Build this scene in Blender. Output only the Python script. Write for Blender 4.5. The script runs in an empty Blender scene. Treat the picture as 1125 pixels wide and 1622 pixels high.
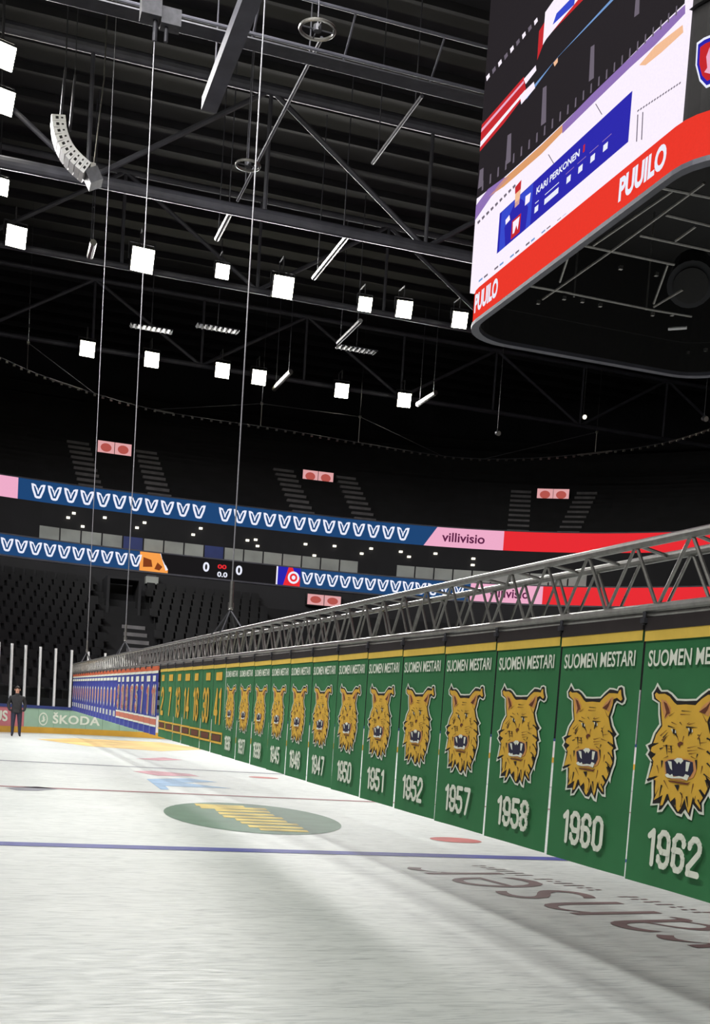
import bpy, bmesh, math, random
from mathutils import Vector, Matrix
from mathutils.geometry import tessellate_polygon
random.seed(7)
scene = bpy.context.scene
col = scene.collection
PI = math.pi

# ---------------------------------------------------------------- camera
W, HH = 1125, 1622
FPX, CX, CY = 1829.98, 564.44, 1288.16
YAW, PITCH, ROLL, CAMZ = 0.317244, -0.083288, 0.066246, 1.498
_F = Vector((math.sin(YAW)*math.cos(PITCH), math.cos(YAW)*math.cos(PITCH), math.sin(PITCH)))
_R0 = Vector((math.cos(YAW), -math.sin(YAW), 0)); _U0 = _R0.cross(_F)
_R = math.cos(ROLL)*_R0 + math.sin(ROLL)*_U0
_U = -math.sin(ROLL)*_R0 + math.cos(ROLL)*_U0
CAM = Vector((0, 0, CAMZ))
cd = bpy.data.cameras.new('camera'); co = bpy.data.objects.new('camera', cd); col.objects.link(co)
m = Matrix.Identity(4)
for i in range(3):
    m[i][0] = _R[i]; m[i][1] = _U[i]; m[i][2] = -_F[i]; m[i][3] = CAM[i]
co.matrix_world = m
cd.sensor_fit = 'VERTICAL'; cd.sensor_height = 36; cd.lens = FPX*36/HH
cd.shift_x = (W/2-CX)/HH; cd.shift_y = (CY-HH/2)/HH
cd.clip_start = 0.05; cd.clip_end = 500
scene.camera = co
# ---------------------------------------------------------------- world, exposure
w = bpy.data.worlds.new('world'); scene.world = w; w.use_nodes = True
w.node_tree.nodes['Background'].inputs[0].default_value = (0, 0, 0, 1)      # closed hall: no sky
w.node_tree.nodes['Background'].inputs[1].default_value = 0.0
scene.view_settings.view_transform = 'Standard'; scene.view_settings.look = 'None'
scene.view_settings.gamma = 1; scene.view_settings.use_curve_mapping = False
scene.view_settings.exposure = 0.0
LAMP_WATTS = 3650          # beam of one arena floodlight

def ray(x, y):
    return _F + _R*((x-CX)/FPX) - _U*((y-CY)/FPX)
def at(x, y, z=None, Y=None, X=None):
    d = ray(x, y)
    s = (z-CAMZ)/d.z if z is not None else (Y/d.y if Y is not None else X/d.x)
    return CAM + d*s
def px(P):
    d = Vector(P)-CAM; k = d.dot(_F)
    return CX+FPX*d.dot(_R)/k, CY-FPX*d.dot(_U)/k

# ---------------------------------------------------------------- materials
def s2l(c):
    return tuple((v/255/12.92 if v/255 <= .04045 else ((v/255+.055)/1.055)**2.4) for v in c)
def mat(name, rgb, rough=.6, metal=0., noise=.12, scale=8., bump=0., emit=0., spec=.5, lin=False, trans=0.):
    M = bpy.data.materials.new(name); M.use_nodes = True
    nt = M.node_tree; b = nt.nodes['Principled BSDF']
    c = rgb if lin else s2l(rgb)
    tc = nt.nodes.new('ShaderNodeTexCoord')
    n = nt.nodes.new('ShaderNodeTexNoise'); n.inputs['Scale'].default_value = scale; n.inputs['Detail'].default_value = 3
    nt.links.new(tc.outputs['Object'], n.inputs['Vector'])
    r = nt.nodes.new('ShaderNodeValToRGB')
    r.color_ramp.elements[0].position = .3; r.color_ramp.elements[1].position = .7
    r.color_ramp.elements[0].color = (*[v*(1-noise) for v in c], 1)
    r.color_ramp.elements[1].color = (*[min(1, v*(1+noise)) for v in c], 1)
    nt.links.new(n.outputs['Fac'], r.inputs['Fac'])
    nt.links.new(r.outputs['Color'], b.inputs['Base Color'])
    b.inputs['Roughness'].default_value = rough; b.inputs['Metallic'].default_value = metal
    b.inputs['Specular IOR Level'].default_value = spec
    if emit:
        nt.links.new(r.outputs['Color'], b.inputs['Emission Color']); b.inputs['Emission Strength'].default_value = emit
        b.inputs['Base Color'].default_value = (0, 0, 0, 1)
        for l in list(b.inputs['Base Color'].links): nt.links.remove(l)
        b.inputs['Base Color'].default_value = (.008, .008, .008, 1)
    if trans:
        b.inputs['Transmission Weight'].default_value = trans
        b.inputs['Alpha'].default_value = 1
    if bump:
        bp = nt.nodes.new('ShaderNodeBump'); bp.inputs['Strength'].default_value = bump
        nt.links.new(n.outputs['Fac'], bp.inputs['Height']); nt.links.new(bp.outputs['Normal'], b.inputs['Normal'])
    return M
def led(name, rgb, e=1.0):
    return mat(name, rgb, rough=.8, noise=.03, scale=30, emit=e, spec=0.)

M = {}
M['steel'] = mat('aluminium', (150, 148, 145), .35, .85, .15, 20)
M['steel_dark'] = mat('dark_steel', (74, 74, 80), .5, .5, .2, 3)
M['roof_steel'] = mat('roof_steel', (78, 78, 88), .55, .1, .2, 1.5)
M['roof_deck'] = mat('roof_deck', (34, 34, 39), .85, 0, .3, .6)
M['black'] = mat('black_fabric', (20, 18, 19), .8, 0, .2, 10)
M['hem'] = mat('banner_hem', (40, 33, 34), .7, 0, .25, 6)
M['hem_orange'] = mat('orange_hem', (205, 96, 58), .7, 0, .15, 6)
M['green'] = mat('green_cloth', (48, 118, 70), .75, 0, .10, 2.5, .05)
M['blue_cloth'] = mat('blue_cloth', (48, 60, 158), .75, 0, .12, 3, .05)
M['gold'] = mat('gold_print', (226, 178, 62), .7, 0, .08, 8)
M['gold_stripe'] = mat('gold_stripe', (232, 196, 84), .7, 0, .06, 8)
M['white_print'] = mat('white_print', (232, 236, 222), .7, 0, .04, 8)
M['black_print'] = mat('black_print', (26, 20, 22), .7, 0, .1, 8)
M['tan_print'] = mat('tan_print', (214, 150, 92), .7, 0, .1, 12)
M['brown_print'] = mat('brown_print', (104, 52, 30), .7, 0, .1, 12)
M['navy_print'] = mat('navy_print', (34, 32, 62), .7, 0, .1, 12)
M['orange_print'] = mat('orange_print', (206, 118, 96), .7, 0, .1, 12)
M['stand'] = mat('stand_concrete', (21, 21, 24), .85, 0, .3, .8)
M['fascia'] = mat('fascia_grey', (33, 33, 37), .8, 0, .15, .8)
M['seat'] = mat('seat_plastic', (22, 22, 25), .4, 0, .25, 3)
M['stair'] = mat('stair_concrete', (112, 110, 112), .8, 0, .2, 2)
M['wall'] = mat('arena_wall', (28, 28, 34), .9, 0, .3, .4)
M['cable'] = mat('steel_cable', (150, 150, 156), .4, .6, .1, 30)
M['speaker_white'] = mat('speaker_white', (215, 214, 216), .5, 0, .06, 8)
M['lampbody'] = mat('lamp_body', (70, 70, 76), .5, .4, .2, 8)
M['glow'] = led('floodlight_glow', (255, 250, 222), 45)
M['glow_small'] = led('small_light_glow', (255, 246, 226), 1.6)
M['panel_white'] = mat('board_white', (222, 214, 216), .35, 0, .05, 2)
M['panel_green'] = mat('board_green', (158, 190, 168), .35, 0, .06, 2)
M['board_pink'] = mat('board_pink', (205, 120, 130), .4, 0, .05, 2)
M['board_red'] = mat('board_red', (190, 60, 70), .4, 0, .05, 2)
M['kick'] = mat('kick_yellow', (214, 164, 62), .4, 0, .08, 2)
M['cap'] = mat('cap_blue', (46, 60, 120), .4, 0, .08, 2)
M['line_blue'] = mat('ice_blue', (58, 64, 136), .55, 0, .15, 3, spec=.1)
M['line_red'] = mat('ice_red', (134, 82, 86), .55, 0, .15, 3, spec=.1)
M['line_grey'] = mat('ice_greyblue', (112, 112, 124), .55, 0, .15, 3, spec=.1)
M['dot_red'] = mat('ice_dot', (176, 92, 88), .55, 0, .15, 3, spec=.1)
M['logo_green'] = mat('ice_green', (84, 112, 94), .55, 0, .12, 2.5, spec=.1)
M['logo_yellow'] = mat('ice_yellow', (190, 166, 60), .55, 0, .2, 3, spec=.1)
M['ice_cyan'] = mat('ice_cyan', (128, 160, 192), .55, 0, .18, 3, spec=.1)
M['ice_pink'] = mat('ice_pink', (186, 132, 142), .55, 0, .18, 3, spec=.1)
M['ice_text'] = mat('ice_maroon', (112, 92, 92), .55, 0, .15, 3, spec=.1)
M['ice_ochre'] = mat('ice_ochre', (210, 176, 112), .55, 0, .25, .8, spec=.1)
M['led_blue'] = led('led_navy', (30, 72, 122), .9)
M['led_white'] = led('led_white', (236, 238, 255), 1.0)
M['led_pink'] = led('led_pink', (244, 176, 206), .95)
M['led_red'] = led('led_red', (236, 44, 52), .95)
M['led_maroon'] = led('led_maroon_text', (120, 40, 90), .6)
M['led_black'] = led('led_black', (26, 24, 27), .6)
M['led_orange'] = led('led_orange', (248, 160, 76), 1.0)
M['led_brown'] = led('led_brown', (150, 70, 30), .7)
M['led_salmon'] = led('led_salmon', (232, 170, 172), .9)
M['led_salmon2'] = led('led_salmon_dark', (196, 92, 84), .8)
M['scr_ice'] = led('screen_ice', (246, 236, 250), 1.05)
M['scr_dark'] = led('screen_dark', (34, 28, 34), .8)
M['scr_red'] = led('screen_red', (206, 36, 44), .9)
M['scr_band'] = led('screen_band_red', (234, 50, 34), 1.0)
M['scr_blue'] = led('screen_blue', (36, 32, 172), 1.0)
M['scr_blue2'] = led('screen_blue_light', (50, 70, 205), 1.0)
M['scr_purple'] = led('screen_purple', (150, 118, 190), .9)
M['scr_orange'] = led('screen_orange', (226, 160, 108), .95)
M['scr_grey'] = led('screen_grey', (120, 110, 125), .8)
M['scr_cyan'] = led('screen_cyan', (120, 160, 215), .9)
M['scr_pale'] = led('screen_pale_orange', (244, 190, 150), 1.0)
M['skin'] = mat('skin', (200, 150, 128), .6, 0, .05, 20)
M['hair'] = mat('hair_dark', (34, 25, 22), .7, 0, .2, 40)
M['jacket'] = mat('jacket_black', (30, 30, 34), .8, 0, .2, 14)
M['trousers'] = mat('trousers_navy', (36, 38, 56), .8, 0, .2, 14)
M['shoe'] = mat('shoe_black', (18, 18, 20), .6, 0, .2, 14)
M['suite'] = mat('railing_panel', (158, 162, 158), .5, 0, .18, .7)

# clear safety glass
g = bpy.data.materials.new('clear_glass'); g.use_nodes = True
nt = g.node_tree; nt.nodes.clear()
o_ = nt.nodes.new('ShaderNodeOutputMaterial'); mx = nt.nodes.new('ShaderNodeMixShader')
tr = nt.nodes.new('ShaderNodeBsdfTransparent'); gl = nt.nodes.new('ShaderNodeBsdfGlossy')
gl.inputs['Roughness'].default_value = .3; tr.inputs['Color'].default_value = (.93, .95, .95, 1)
fr = nt.nodes.new('ShaderNodeFresnel'); fr.inputs['IOR'].default_value = 1.12
nt.links.new(fr.outputs[0], mx.inputs[0]); nt.links.new(tr.outputs[0], mx.inputs[1]); nt.links.new(gl.outputs[0], mx.inputs[2])
nt.links.new(mx.outputs[0], o_.inputs[0]); M['glass'] = g

# ice: white with skate scratches, thin wet gloss
I = bpy.data.materials.new('ice'); I.use_nodes = True
nt = I.node_tree; b = nt.nodes['Principled BSDF']
tc = nt.nodes.new('ShaderNodeTexCoord')
def noise(scale, vec, detail=4, dist=0.):
    n = nt.nodes.new('ShaderNodeTexNoise'); n.inputs['Scale'].default_value = scale; n.inputs['Detail'].default_value = detail
    n.inputs['Distortion'].default_value = dist; nt.links.new(vec, n.inputs['Vector']); return n
def mapping(rot, sc):
    mp = nt.nodes.new('ShaderNodeMapping'); mp.inputs['Rotation'].default_value = (0, 0, rot); mp.inputs['Scale'].default_value = sc
    nt.links.new(tc.outputs['Object'], mp.inputs['Vector']); return mp.outputs[0]
def ramp(src, p0, p1, c0, c1):
    r = nt.nodes.new('ShaderNodeValToRGB'); r.color_ramp.elements[0].position = p0; r.color_ramp.elements[1].position = p1
    r.color_ramp.elements[0].color = (*c0, 1); r.color_ramp.elements[1].color = (*c1, 1)
    nt.links.new(src, r.inputs['Fac']); return r.outputs['Color']
def mul(a, bb, f=1.0):
    x = nt.nodes.new('ShaderNodeMix'); x.data_type = 'RGBA'; x.blend_type = 'MULTIPLY'; x.inputs[0].default_value = f
    nt.links.new(a, x.inputs[6]); nt.links.new(bb, x.inputs[7]); return x.outputs[2]
base = ramp(noise(.35, tc.outputs['Object'], 3).outputs['Fac'], .3, .7, (.50, .53, .515), (.58, .605, .588))
s1 = ramp(noise(3.0, mapping(.5, (1, 9, 1)), 5, 1.5).outputs['Fac'], .30, .50, (.72, .73, .75), (1, 1, 1))
s2 = ramp(noise(2.2, mapping(-.7, (1, 7, 1)), 5, 2.0).outputs['Fac'], .30, .47, (.78, .79, .80), (1, 1, 1))
s3 = ramp(noise(1.6, mapping(1.45, (1.2, 5, 1)), 4, .8).outputs['Fac'], .27, .5, (.9, .9, .9), (1, 1, 1))
c = mul(mul(mul(base, s1), s2), s3)
nt.links.new(c, b.inputs['Base Color'])
rr = ramp(noise(5, mapping(.3, (1, 6, 1)), 4).outputs['Fac'], .3, .7, (.34, .34, .34), (.6, .6, .6))
nt.links.new(rr, b.inputs['Roughness']); b.inputs['Specular IOR Level'].default_value = .12
bp = nt.nodes.new('ShaderNodeBump'); bp.inputs['Strength'].default_value = .06; bp.inputs['Distance'].default_value = .01
nt.links.new(noise(14, mapping(.4, (1, 4, 1)), 5).outputs['Fac'], bp.inputs['Height']); nt.links.new(bp.outputs['Normal'], b.inputs['Normal'])
M['ice'] = I

# ---------------------------------------------------------------- mesh helpers
class MB:
    def __init__(s): s.v = []; s.f = []; s.mi = []; s.ms = []
    def _m(s, mm):
        if mm not in s.ms: s.ms.append(mm)
        return s.ms.index(mm)
    def add(s, vs, fs, mm='_'):
        k = len(s.v); s.v += [tuple(x) for x in vs]; i = s._m(mm)
        for f in fs: s.f.append(tuple(a+k for a in f)); s.mi.append(i)
    def box(s, a, b, mm='_'):
        x0, y0, z0 = [min(p, q) for p, q in zip(a, b)]; x1, y1, z1 = [max(p, q) for p, q in zip(a, b)]
        vs = [(x0, y0, z0), (x1, y0, z0), (x1, y1, z0), (x0, y1, z0), (x0, y0, z1), (x1, y0, z1), (x1, y1, z1), (x0, y1, z1)]
        s.add(vs, [(0, 3, 2, 1), (4, 5, 6, 7), (0, 1, 5, 4), (1, 2, 6, 5), (2, 3, 7, 6), (3, 0, 4, 7)], mm)
    def tube(s, a, b, r, n=8, mm='_', r2=None):
        a = Vector(a); b = Vector(b); d = (b-a).normalized()
        u = d.cross(Vector((0, 0, 1)) if abs(d.z) < .9 else Vector((1, 0, 0))).normalized(); v = d.cross(u)
        r2 = r if r2 is None else r2
        vs = [a+(u*math.cos(2*PI*i/n)+v*math.sin(2*PI*i/n))*r for i in range(n)]
        vs += [b+(u*math.cos(2*PI*i/n)+v*math.sin(2*PI*i/n))*r2 for i in range(n)]
        fs = [(i, (i+1) % n, n+(i+1) % n, n+i) for i in range(n)] + [tuple(range(n-1, -1, -1)), tuple(range(n, 2*n))]
        s.add(vs, fs, mm)
    def path(s, pts, r, n=6, mm='_', closed=False):
        for i in range(len(pts)-1+(1 if closed else 0)):
            s.tube(pts[i], pts[(i+1) % len(pts)], r, n, mm)
    def obb(s, c, ax, ay, az, mm='_'):
        c = Vector(c); ax = Vector(ax); ay = Vector(ay); az = Vector(az)
        vs = [c+ax*i+ay*j+az*k for k in (-1, 1) for j in (-1, 1) for i in (-1, 1)]
        s.add(vs, [(0, 2, 3, 1), (4, 5, 7, 6), (0, 1, 5, 4), (1, 3, 7, 5), (3, 2, 6, 7), (2, 0, 4, 6)], mm)
    def ring(s, c, R, r, n=32, k=8, mm='_'):
        vs = []; fs = []
        for i in range(n):
            a = 2*PI*i/n
            for j in range(k):
                q = 2*PI*j/k; rr = R+r*math.cos(q)
                vs.append((c[0]+rr*math.cos(a), c[1]+rr*math.sin(a), c[2]+r*math.sin(q)))
        for i in range(n):
            for j in range(k):
                fs.append((i*k+j, ((i+1) % n)*k+j, ((i+1) % n)*k+(j+1) % k, i*k+(j+1) % k))
        s.add(vs, fs, mm)
    def mesh(s, name, mm=None):
        me = bpy.data.meshes.new(name); me.from_pydata(s.v, [], s.f)
        for q in s.ms: me.materials.append(M[mm] if q == '_' else M[q])
        for p, i in zip(me.polygons, s.mi): p.material_index = i
        me.update(); return me
    def build(s, name, mm=None, parent=None):
        return link(name, s.mesh(name, mm), parent)
def link(name, me, parent=None):
    o = bpy.data.objects.new(name, me); col.objects.link(o)
    if parent is not None: o.parent = parent
    return o
def tag(o, label, cat=None, group=None, kind=None):
    if label: o['label'] = label
    if cat: o['category'] = cat
    if group: o['group'] = group
    if kind: o['kind'] = kind
    return o
def empty(name, loc=(0, 0, 0)):
    o = bpy.data.objects.new(name, None); o.empty_display_size = .2; o.location = loc; col.objects.link(o); return o
def struct(name, o, label=None):
    o['kind'] = 'structure'
    if label: o['label'] = label
    return o
def fill(mb, pts, mm):
    """fill a flat outline (concave allowed)"""
    vs = [Vector(p) for p in pts]
    tri = tessellate_polygon([vs])
    n = Vector((0, 0, 0))
    for a in range(len(vs)): n += vs[a].cross(vs[(a+1) % len(vs)])
    fs = []
    for t in tri:
        m_ = (vs[t[1]]-vs[t[0]]).cross(vs[t[2]]-vs[t[0]])
        fs.append(tuple(t) if m_.dot(n) >= 0 else (t[0], t[2], t[1]))
    mb.add(vs, fs, mm)
_tc = {}
def text2d(body, offset=0., spacing=1.):
    """glyph outlines of a word as (verts2d, faces), cap height scaled to 1, x from 0"""
    k = (body, offset, spacing)
    if k in _tc: return _tc[k]
    cu = bpy.data.curves.new('lettering', 'FONT'); cu.body = body; cu.offset = offset; cu.space_character = spacing; cu.resolution_u = 4
    ob = bpy.data.objects.new('lettering', cu); col.objects.link(ob)
    dg = bpy.context.evaluated_depsgraph_get(); dg.update()
    me = bpy.data.meshes.new_from_object(ob.evaluated_get(dg))
    vs = [(v.co.x, v.co.y) for v in me.vertices]; fs = [tuple(p.vertices) for p in me.polygons]
    bpy.data.objects.remove(ob); bpy.data.meshes.remove(me); bpy.data.curves.remove(cu)
    x0 = min(v[0] for v in vs); x1 = max(v[0] for v in vs); y0 = min(v[1] for v in vs); y1 = max(v[1] for v in vs)
    r = ([((v[0]-x0)/(x1-x0), (v[1]-y0)/(y1-y0)) for v in vs], fs, (x1-x0)/(y1-y0))
    _tc[k] = r; return r
def text_on(mb, body, fn, mm, offset=0., spacing=1.):
    vs, fs, asp = text2d(body, offset, spacing)
    mb.add([fn(u, v) for u, v in vs], fs, mm)

# ---------------------------------------------------------------- oval plan of the arena
BX, BY = 13.5, 19.7
def oval(th, off, n=3.0):
    a = 37+off*.85; bb = 55.6+off
    c, s = math.cos(th), math.sin(th)
    return Vector((BX+a*math.copysign(abs(c)**(2/n), c), BY+bb*math.copysign(abs(s)**(2/n), s), 0))
class Curve:
    """open polyline in plan, arclength parametrised, x in the photo rising with s"""
    def __init__(s, pts):
        s.p = pts; s.l = [0]
        for i in range(1, len(pts)): s.l.append(s.l[-1]+(pts[i]-pts[i-1]).length)
    def pos(s, t):
        t = max(0, min(s.l[-1]-1e-6, t))
        lo, hi = 0, len(s.l)-1
        while hi-lo > 1:
            md = (lo+hi)//2
            if s.l[md] <= t: lo = md
            else: hi = md
        k = (t-s.l[lo])/(s.l[hi]-s.l[lo]); P = s.p[lo].lerp(s.p[hi], k); d = (s.p[hi]-s.p[lo]).normalized()
        return P, d, Vector((d.y, -d.x, 0))      # point, direction, normal towards the ice
    def s_at(s, x, z):
        best = None; N = 900
        for i in range(N):
            t = s.l[-1]*i/N; P = s.pos(t)[0]; P = Vector((P.x, P.y, z))
            if (P-CAM).dot(_F) < 5: continue
            e = abs(px(P)[0]-x)
            if best is None or e < best[0]: best = (e, t)
        t = best[1]; h = s.l[-1]/N
        for _ in range(14):
            h *= .6; c = []
            for q in (t-h, t, t+h):
                P = s.pos(q)[0]; c.append((abs(px((P.x, P.y, z))[0]-x), q))
            t = min(c)[1]
        return t
    def strip(s, mb, s0, s1, z0, z1, out=0., mm='_', depth=None, slope=0.):
        n = max(1, int((s1-s0)/.4)); vs = []
        for i in range(n+1):
            P, d, nn = s.pos(s0+(s1-s0)*i/n); Q = P+nn*out
            vs += [(Q.x, Q.y, z0), (Q.x, Q.y, z1)]
        fs = [(2*i, 2*i+2, 2*i+3, 2*i+1) for i in range(n)]
        if depth:
            k = len(vs)
            for i in range(n+1):
                P, d, nn = s.pos(s0+(s1-s0)*i/n); Q = P+nn*(out-depth)
                vs += [(Q.x, Q.y, z0), (Q.x, Q.y, z1)]
            fs += [(k+2*i+1, k+2*i+3, k+2*i+2, k+2*i) for i in range(n)]
            for i in range(n):
                fs += [(2*i+1, 2*i+3, k+2*i+3, k+2*i+1), (2*i, k+2*i, k+2*i+2, 2*i+2)]
            fs += [(0, 1, k+1, k), (2*n, k+2*n, k+2*n+1, 2*n+1)]
        mb.add(vs, fs, mm)
    def fn(s, s0, z0, wid, hei, out):
        def f(u, v):
            P, d, nn = s.pos(s0+u*wid); Q = P+nn*out; return (Q.x, Q.y, z0+v*hei)
        return f
def oval_curve(off, t0=200, t1=-20, n=260):
    return Curve([oval(math.radians(t0+(t1-t0)*i/n), off) for i in range(n+1)])
def sweep(mb, prof, mm='_', n=180, t0=-90, t1=270):
    vs = []; k = len(prof)
    for i in range(n+1):
        th = math.radians(t0+(t1-t0)*i/n)
        for off, z in prof:
            P = oval(th, off); vs.append((P.x, P.y, z))
    fs = [(i*k+j, i*k+j+1, (i+1)*k+j+1, (i+1)*k+j) for i in range(n) for j in range(k-1)]
    mb.add(vs, fs, mm)

# ================================================================ SETTING
RX0, RX1, RY0, RY1 = -1.2, 27.2, -11.0, 49.9
CR = 8.5
fm = MB(); fm.add([(-30, -45, 0), (56, -45, 0), (56, 100, 0), (-30, 100, 0)], [(0, 1, 2, 3)])
floor = struct('floor', fm.build('floor', 'ice'), 'white scratched ice of the rink')
def paint(name, polys, mm, lift=.004, label=None):
    mb = MB()
    for pts in polys: fill(mb, [(p[0], p[1], lift) for p in pts], mm)
    o = mb.build(name, mm, floor)
    if label: o['label'] = label
    return o
def ipx(lst, lift=.0): return [at(x, y, z=0) for x, y in lst]
def rect(x0, x1, y0, y1): return [(x0, y0), (x1, y0), (x1, y1), (x0, y1)]
YB = 11.99
paint('blue_line', [rect(RX0, RX1, YB-.15, YB+.15)], 'line_blue', label='blue line painted across the ice')
paint('centre_line', [rect(RX0, RX1, YB+7.5-.11, YB+7.5+.11)], 'line_red', label='dull red centre line across the ice')
paint('blue_line', [rect(RX0, RX1, YB+15-.13, YB+15+.13)], 'line_grey', label='far dark line across the ice')
for cx_, cy_ in ((5.85, 13.65), (6.04, 25.2)):
    paint('faceoff_dot', [[(cx_+.34*math.cos(a*PI/14), cy_+.30*math.sin(a*PI/14)) for a in range(28)]], 'dot_red', label='dull red face-off dot')
el = []
for i in range(48):
    a = 2*PI*i/48; u = 141*math.cos(a); v = 22.5*math.sin(a)
    el.append((400+u, 1297+v+u*.085))
paint('ice_logo_disc', [ipx(el)], 'logo_green', label='green oval advert painted on the ice')
bars = []
for i, (x0, x1, y) in enumerate(((308, 385, 1275.5), (316, 420, 1279.5), (340, 425, 1284), (345, 432, 1289), (352, 446, 1294), (372, 452, 1299), (380, 470, 1304), (392, 478, 1309.5), (410, 486, 1314.5))):
    bars.append(ipx([(x0, y-2.2), (x1, y+1.4), (x1+4, y+4.6), (x0+3, y+1.5)]))
paint('ice_logo_lettering', bars, 'logo_yellow', .007)
paint('ice_advert', [ipx(q) for q in ([(232, 1234), (300, 1233), (345, 1239), (290, 1240), (366, 1249), (300, 1247), (262, 1245), (268, 1251), (255, 1251)],)], 'ice_cyan', label='pale blue advert painted on the ice')
paint('ice_advert', [ipx(q) for q in ([(210, 1222), (240, 1221), (300, 1226), (316, 1230), (250, 1229)], [(215, 1202), (260, 1200), (290, 1204), (250, 1205)])], 'ice_pink', label='dull red advert painted on the ice')
paint('ice_advert', [ipx([(58, 1171), (120, 1169.5), (255, 1176), (330, 1187), (255, 1190), (140, 1182)])], 'ice_ochre', label='ochre advert in the goal area')
for cx_, cy_ in ((40, 1251),): paint('ice_advert', [ipx([(8, 1248), (60, 1246), (92, 1250), (60, 1253), (25, 1252)])], 'line_grey', label='grey smudge on the ice')
mb = MB()
def adv(u, v):     # word along the rink, its top towards the left boards
    o = Vector((5.86, 7.15)); e = Vector((5.04, 11.08))
    P = o.lerp(e, u)+Vector((-.92, -.12))*v
    return (P.x, P.y, .004)
text_on(mb, 'ranser', adv, 'ice_text', -.012)
mb.build('ice_lettering', 'ice_text', floor)['label'] = 'thin maroon lettering painted on the ice'
mb = MB()
for i in range(22):
    if i in (7, 8, 15): continue
    t = i/21; o = Vector((6.12, 8.5)).lerp(Vector((5.2, 11.2)), t)
    d = Vector((-.32, .95)); u_ = Vector((-.97, -.1))
    ln = .03+.05*random.random()
    for q in range(2):
        c_ = o+u_*(.05+.1*q)+d*(.02*random.random())
        mb.add([(c_.x-u_.x*ln, c_.y-u_.y*ln, .004), (c_.x+u_.x*ln, c_.y+u_.y*ln, .004), (c_.x+u_.x*ln+d.x*.035, c_.y+u_.y*ln+d.y*.035, .004), (c_.x-u_.x*ln+d.x*.035, c_.y-u_.y*ln+d.y*.035, .004)], [(0, 1, 2, 3)], 'ice_text')
mb.build('ice_small_lettering', 'ice_text', floor)

# ceiling deck with ribs
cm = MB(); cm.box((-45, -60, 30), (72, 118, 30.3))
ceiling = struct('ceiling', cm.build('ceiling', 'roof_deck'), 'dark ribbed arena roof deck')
rib = MB(); rib.box((-45, -.11, -.35), (72, .11, 0)); ribme = rib.mesh('purlin', 'roof_deck')
for i in range(36):
    o = link('purlin', ribme, ceiling); o.location = (0, 24+i*2.4, 30)
wm = MB(); sweep(wm, [(23, 24), (23.5, 30.2)], n=120)
struct('wall_back', wm.build('wall_back', 'wall'), 'dark back wall above the upper stand')

# lower stand: stepped rows
ROWS = 15; R_OFF0, R_D, R_Z0, R_H = -22.3, .85, 1.0, .42
prof = [(R_OFF0-.6, 0), (R_OFF0-.6, R_Z0)]
for i in range(ROWS): prof += [(R_OFF0+i*R_D, R_Z0+i*R_H), (R_OFF0+i*R_D, R_Z0+(i+1)*R_H)]
prof += [(-9.3, R_Z0+ROWS*R_H)]
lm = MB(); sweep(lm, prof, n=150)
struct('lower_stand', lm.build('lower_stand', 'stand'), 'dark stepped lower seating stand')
wm = MB(); sweep(wm, [(-9.3, 7.3), (-9.0, 8.7), (-7.3, 8.75), (-7.3, 10.15), (-7.1, 10.15), (-7.1, 9.6), (-2.5, 9.6), (-2.5, 12.9), (.1, 13.05), (.15, 14.62), (.28, 14.62), (.3, 14.2)], n=150)
struct('wall_tier', wm.build('wall_tier', 'fascia'), 'dark grey fascia walls between the tiers')
prof = [(.3, 14.2)]
UR = 22
for i in range(UR): prof += [(.9+i*.95, 14.2+i*.52), (.9+i*.95, 14.2+(i+1)*.52)]
prof += [(23.2, 14.2+UR*.52)]
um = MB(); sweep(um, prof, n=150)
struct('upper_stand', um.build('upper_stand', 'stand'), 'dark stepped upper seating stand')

# suite railing: pale panels behind the lower ribbon
cs = oval_curve(-7.0)
rail = empty('suite_railing', (13, 68, 10.6))
tag(rail, 'pale grey railing panels running above the lower display ribbon', 'railing')
sA = cs.s_at(60, 10.5); sB = cs.s_at(905, 10.5); k = sA
sgap0 = cs.s_at(540, 10.5); sgap1 = cs.s_at(620, 10.5)
sb0, sb1 = cs.s_at(300, 10.5), cs.s_at(352, 10.5); sd0, sd1 = cs.s_at(170, 10.5), cs.s_at(218, 10.5)
while k < sB:
    if not (sgap0 < k < sgap1):
        pm = MB(); cs.strip(pm, k+.03, k+1.12, 10.12, 10.85, .25, '_', .04)
        p_ = pm.build('railing_panel', 'cap' if (sb0 < k < sb1 or sd0 < k < sd1) else 'suite'); p_.parent = rail; p_.matrix_parent_inverse = Matrix.Translation(-Vector(rail.location))
    k += 1.18

# ================================================================ RINK BOARDS
bp_ = []
for i in range(7): bp_.append(Vector((RX0, 14+i*(RY1-CR-14)/6, 0)))
for i in range(1, 25):
    a = PI-(PI/2)*i/24; bp_.append(Vector((RX0+CR+CR*math.cos(a), RY1-CR+CR*math.sin(a), 0)))
for i in range(1, 10): bp_.append(Vector((RX0+CR+(RX1-RX0-2*CR)*i/9, RY1, 0)))
for i in range(1, 25):
    a = PI/2-(PI/2)*i/24; bp_.append(Vector((RX1-CR+CR*math.cos(a), RY1-CR+CR*math.sin(a), 0)))
for i in range(1, 7): bp_.append(Vector((RX1, RY1-CR-(RY1-CR-2)*i/6, 0)))
bc = Curve(bp_)
boards = empty('rink_boards', (RX0+2, RY1-2, 0))
tag(boards, 'white rink boards with adverts, yellow kick plate and tall glass', 'boards')
inv = Matrix.Translation(-Vector(boards.location))
def bpart(mb, name, mm=None, par=None):
    o = mb.build(name, mm, par or boards)
    if par is None: o.matrix_parent_inverse = inv
    return o
PW = 1.22; nP = int(bc.l[-1]/PW)
sg0 = bc.s_at(38, .5); sg1 = bc.s_at(235, .5)
off0 = sg0 % PW
i = -1
s = sg0
LA = sg0-.75*14; s = LA-1.5*int(LA/1.5)
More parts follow.
